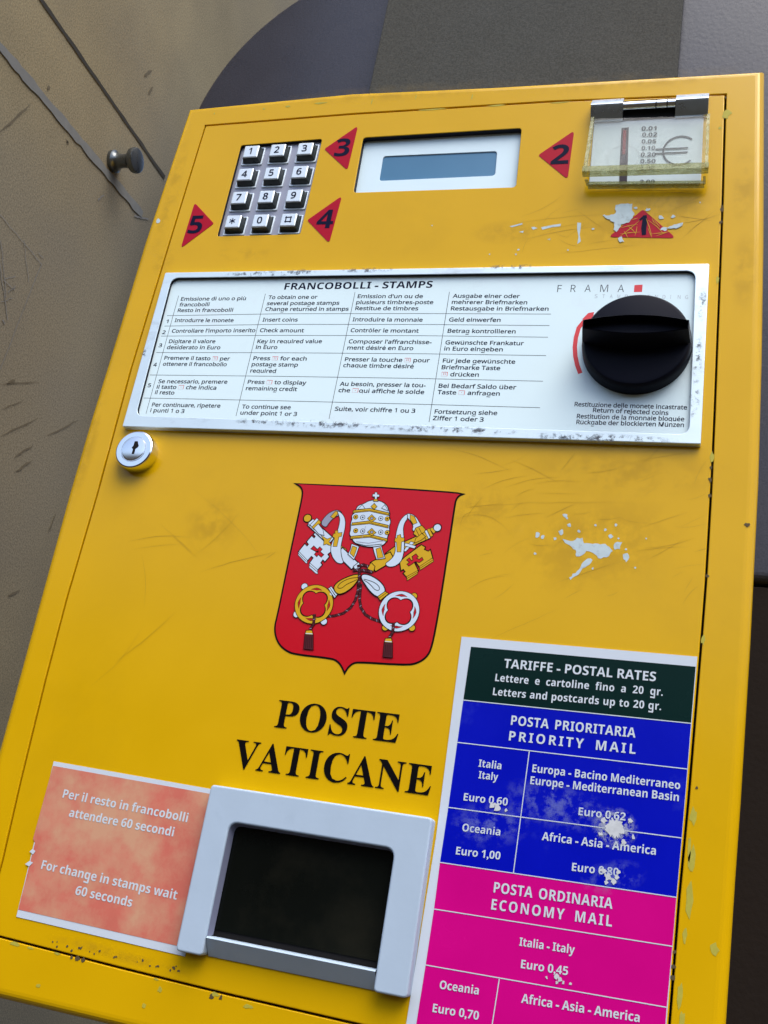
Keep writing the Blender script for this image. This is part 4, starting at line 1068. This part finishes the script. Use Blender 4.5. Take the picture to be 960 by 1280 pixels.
def scr(p0, p1, w=.00025, bend=0.0, n_=10):
    a = Vector(P2(*p0)); b = Vector(P2(*p1)); t = b - a; nn = Vector((-t.y, t.x))
    pts = [a + t * (i / n_) + nn * (bend * math.sin(math.pi * i / n_) + random.uniform(-.004, .004)) for i in range(n_ + 1)]
    mb.strip([(q_.x, q_.y) for q_ in pts], [.6 * w * max(.15, math.sin(math.pi * (i + .4) / (n_ + .8))) for i in range(n_ + 1)], .00010 + random.uniform(0, 1e-5))
for p0, p1, w, bd in [((160, 677), (240, 672), .0003, .05), ((165, 687), (230, 680), .0002, .02), ((145, 827), (220, 764), .00035, -.03), ((177, 692), (180, 760), .0002, .05), ((200, 655), (240, 690), .0002, 0), ((215, 670), (250, 700), .0002, 0), ((180, 780), (110, 860), .0002, .08),
                      ((565, 650), (640, 668), .0002, .2), ((575, 660), (600, 640), .0002, .3), ((572, 635), (800, 630), .00015, .02), ((680, 648), (722, 628), .00025, 0), ((800, 660), (860, 640), .0002, 0), ((790, 690), (860, 684), .0002, .03), ((690, 730), (780, 700), .0002, 0), ((805, 685), (870, 672), .0002, -.05),
                      ((630, 610), (700, 596), .0002, .05), ((700, 590), (720, 565), .0003, 0), ((640, 575), (700, 605), .0002, .02), ((800, 575), (860, 566), .0002, 0), ((640, 280), (760, 268), .0002, .02), ((655, 300), (740, 284), .0003, .03), ((845, 280), (900, 268), .0003, -.04), ((850, 300), (895, 262), .0002, 0), ((842, 262), (880, 250), .0002, .05), ((846, 270), (890, 276), .0003, 0),
                      ((720, 262), (760, 290), .0002, 0), ((690, 318), (800, 306), .0002, 0), ((300, 640), (235, 700), .0002, .05), ((240, 610), (330, 700), .00015, .03), ((580, 740), (640, 720), .0002, .1), ((610, 800), (700, 760), .00015, 0), ((330, 700), (345, 690), .0003, 0), ((250, 715), (347, 690), .0003, .02), ((560, 560), (640, 590), .0002, .04), ((820, 240), (880, 244), .0003, .02), ((730, 240), (875, 238), .0004, .01)]:
    scr(p0, p1, w, bd)
for i in range(60):
    x = random.uniform(560, 870); y = random.uniform(575, 760) if i % 3 else random.uniform(240, 320); a = random.gauss(-.35, .35); l = random.uniform(15, 60)
    if y < 330 and x < 640: continue
    scr((x, y), (min(x + l * math.cos(a), 885), y + l * math.sin(a)), random.uniform(.0001, .00022), random.uniform(-.1, .1))
mb.build('scratch', SCRATCH, doorp, smooth=False)
# scratches across the first arrow, and what is left of its figure
mb = MB()
dz = .00042
mb.strip([F4(464, 676, dz), F4(464, 705, dz), F4(459, 740, dz), F4(460, 774, dz)], [.0022, .0030, .0030, .0024], dz, 1)
mb.flat([F4(455, 680, dz), F4(455, 694, dz), F4(436, 706, dz), F4(436, 696, dz)], dz + 2e-6, 1)
for p0, p1 in [((440, 700), (330, 790)), ((430, 720), (340, 740)), ((470, 690), (500, 780)), ((480, 700), (560, 770)), ((500, 690), (520, 720)), ((380, 730), (420, 770)), ((340, 770), (440, 760)), ((490, 770), (600, 756)), ((520, 780), (580, 760)), ((480, 740), (500, 790)), ((395, 700), (430, 690)), ((360, 755), (380, 790)), ((540, 735), (510, 700)), ((470, 660), (510, 690)), ((415, 780), (425, 730))]:
    a = F4(*p0, .0005); b = F4(*p1, .0005); dz += 6e-6
    mb.strip([a, ((a[0] + b[0]) / 2 + random.uniform(-.0005, .0005), (a[1] + b[1]) / 2 + random.uniform(-.0005, .0005)), b], [.0001, .0004, .0001], dz + .00004, 0)
mb.build('scratched_figure', [GOLD, INK], worn, smooth=False)
# grey scuffs on the plate's rim and grime on the door
SC1 = sheer('grey_scuff', (0.10, 0.11, 0.13), 0.9, 320, 0.50)
SC2 = sheer('brown_grime', (0.28, 0.17, 0.01), 0.14, 60, 0.44)
SC3 = sheer('pale_scuff', (0.80, 0.62, 0.25), 0.4, 90, 0.5)
for x, y, rx, rz in [(330, 342, .030, .0026), (375, 340, .012, .0026), (460, 337.5, .022, .0022), (640, 333.5, .020, .0020), (400, 530, .045, .0030), (320, 527.5, .014, .003), (560, 537, .05, .0028), (760, 548, .040, .0030), (700, 546, .02, .0028), (868, 500, .0030, .012), (872, 450, .0026, .020), (878, 380, .0026, .012), (180, 440, .0020, .010)]:
    patch('scuff', P2(x, y, .0041), rx, rz, 0, .00408, SC1, ip)
for x, y, rx, rz, rot in [(265, 655, .020, .022, .4), (205, 325, .010, .012, 0), (300, 318, .030, .006, 0), (800, 280, .05, .018, .1), (840, 250, .03, .012, 0), (640, 290, .03, .01, 0), (740, 680, .05, .03, .3), (600, 640, .03, .02, 0), (120, 1185, .030, .003, -.02), (180, 1203, .03, .003, -.02), (780, 590, .06, .015, 0)]:
    patch('grime', P2(x, y, .0001), rx, rz, rot, .00008, SC2, doorp)
for x, y, rx, rz, rot in [(800, 100, .08, .008, .03), (500, 115, .10, .008, 0), (215, 240, .006, .06, 0), (930, 340, .008, .03, 0), (930, 230, .008, .03, 0), (110, 560, .006, .05, 0)]:
    patch('grime', P2(x, y, .0001), rx, rz, rot, .00008, SC2, cab)
mb = MB()
for i in range(26):
    x = random.uniform(60, 225); y = 1178 + (x - 60) * .2 + random.uniform(-3, 5)
    mb.flat(ragged(P2(x, y), random.uniform(.0003, .0007), 8, .5), .00015 + i * 1e-6)
mb.build('grime_spot', STAIN, doorp, smooth=False)
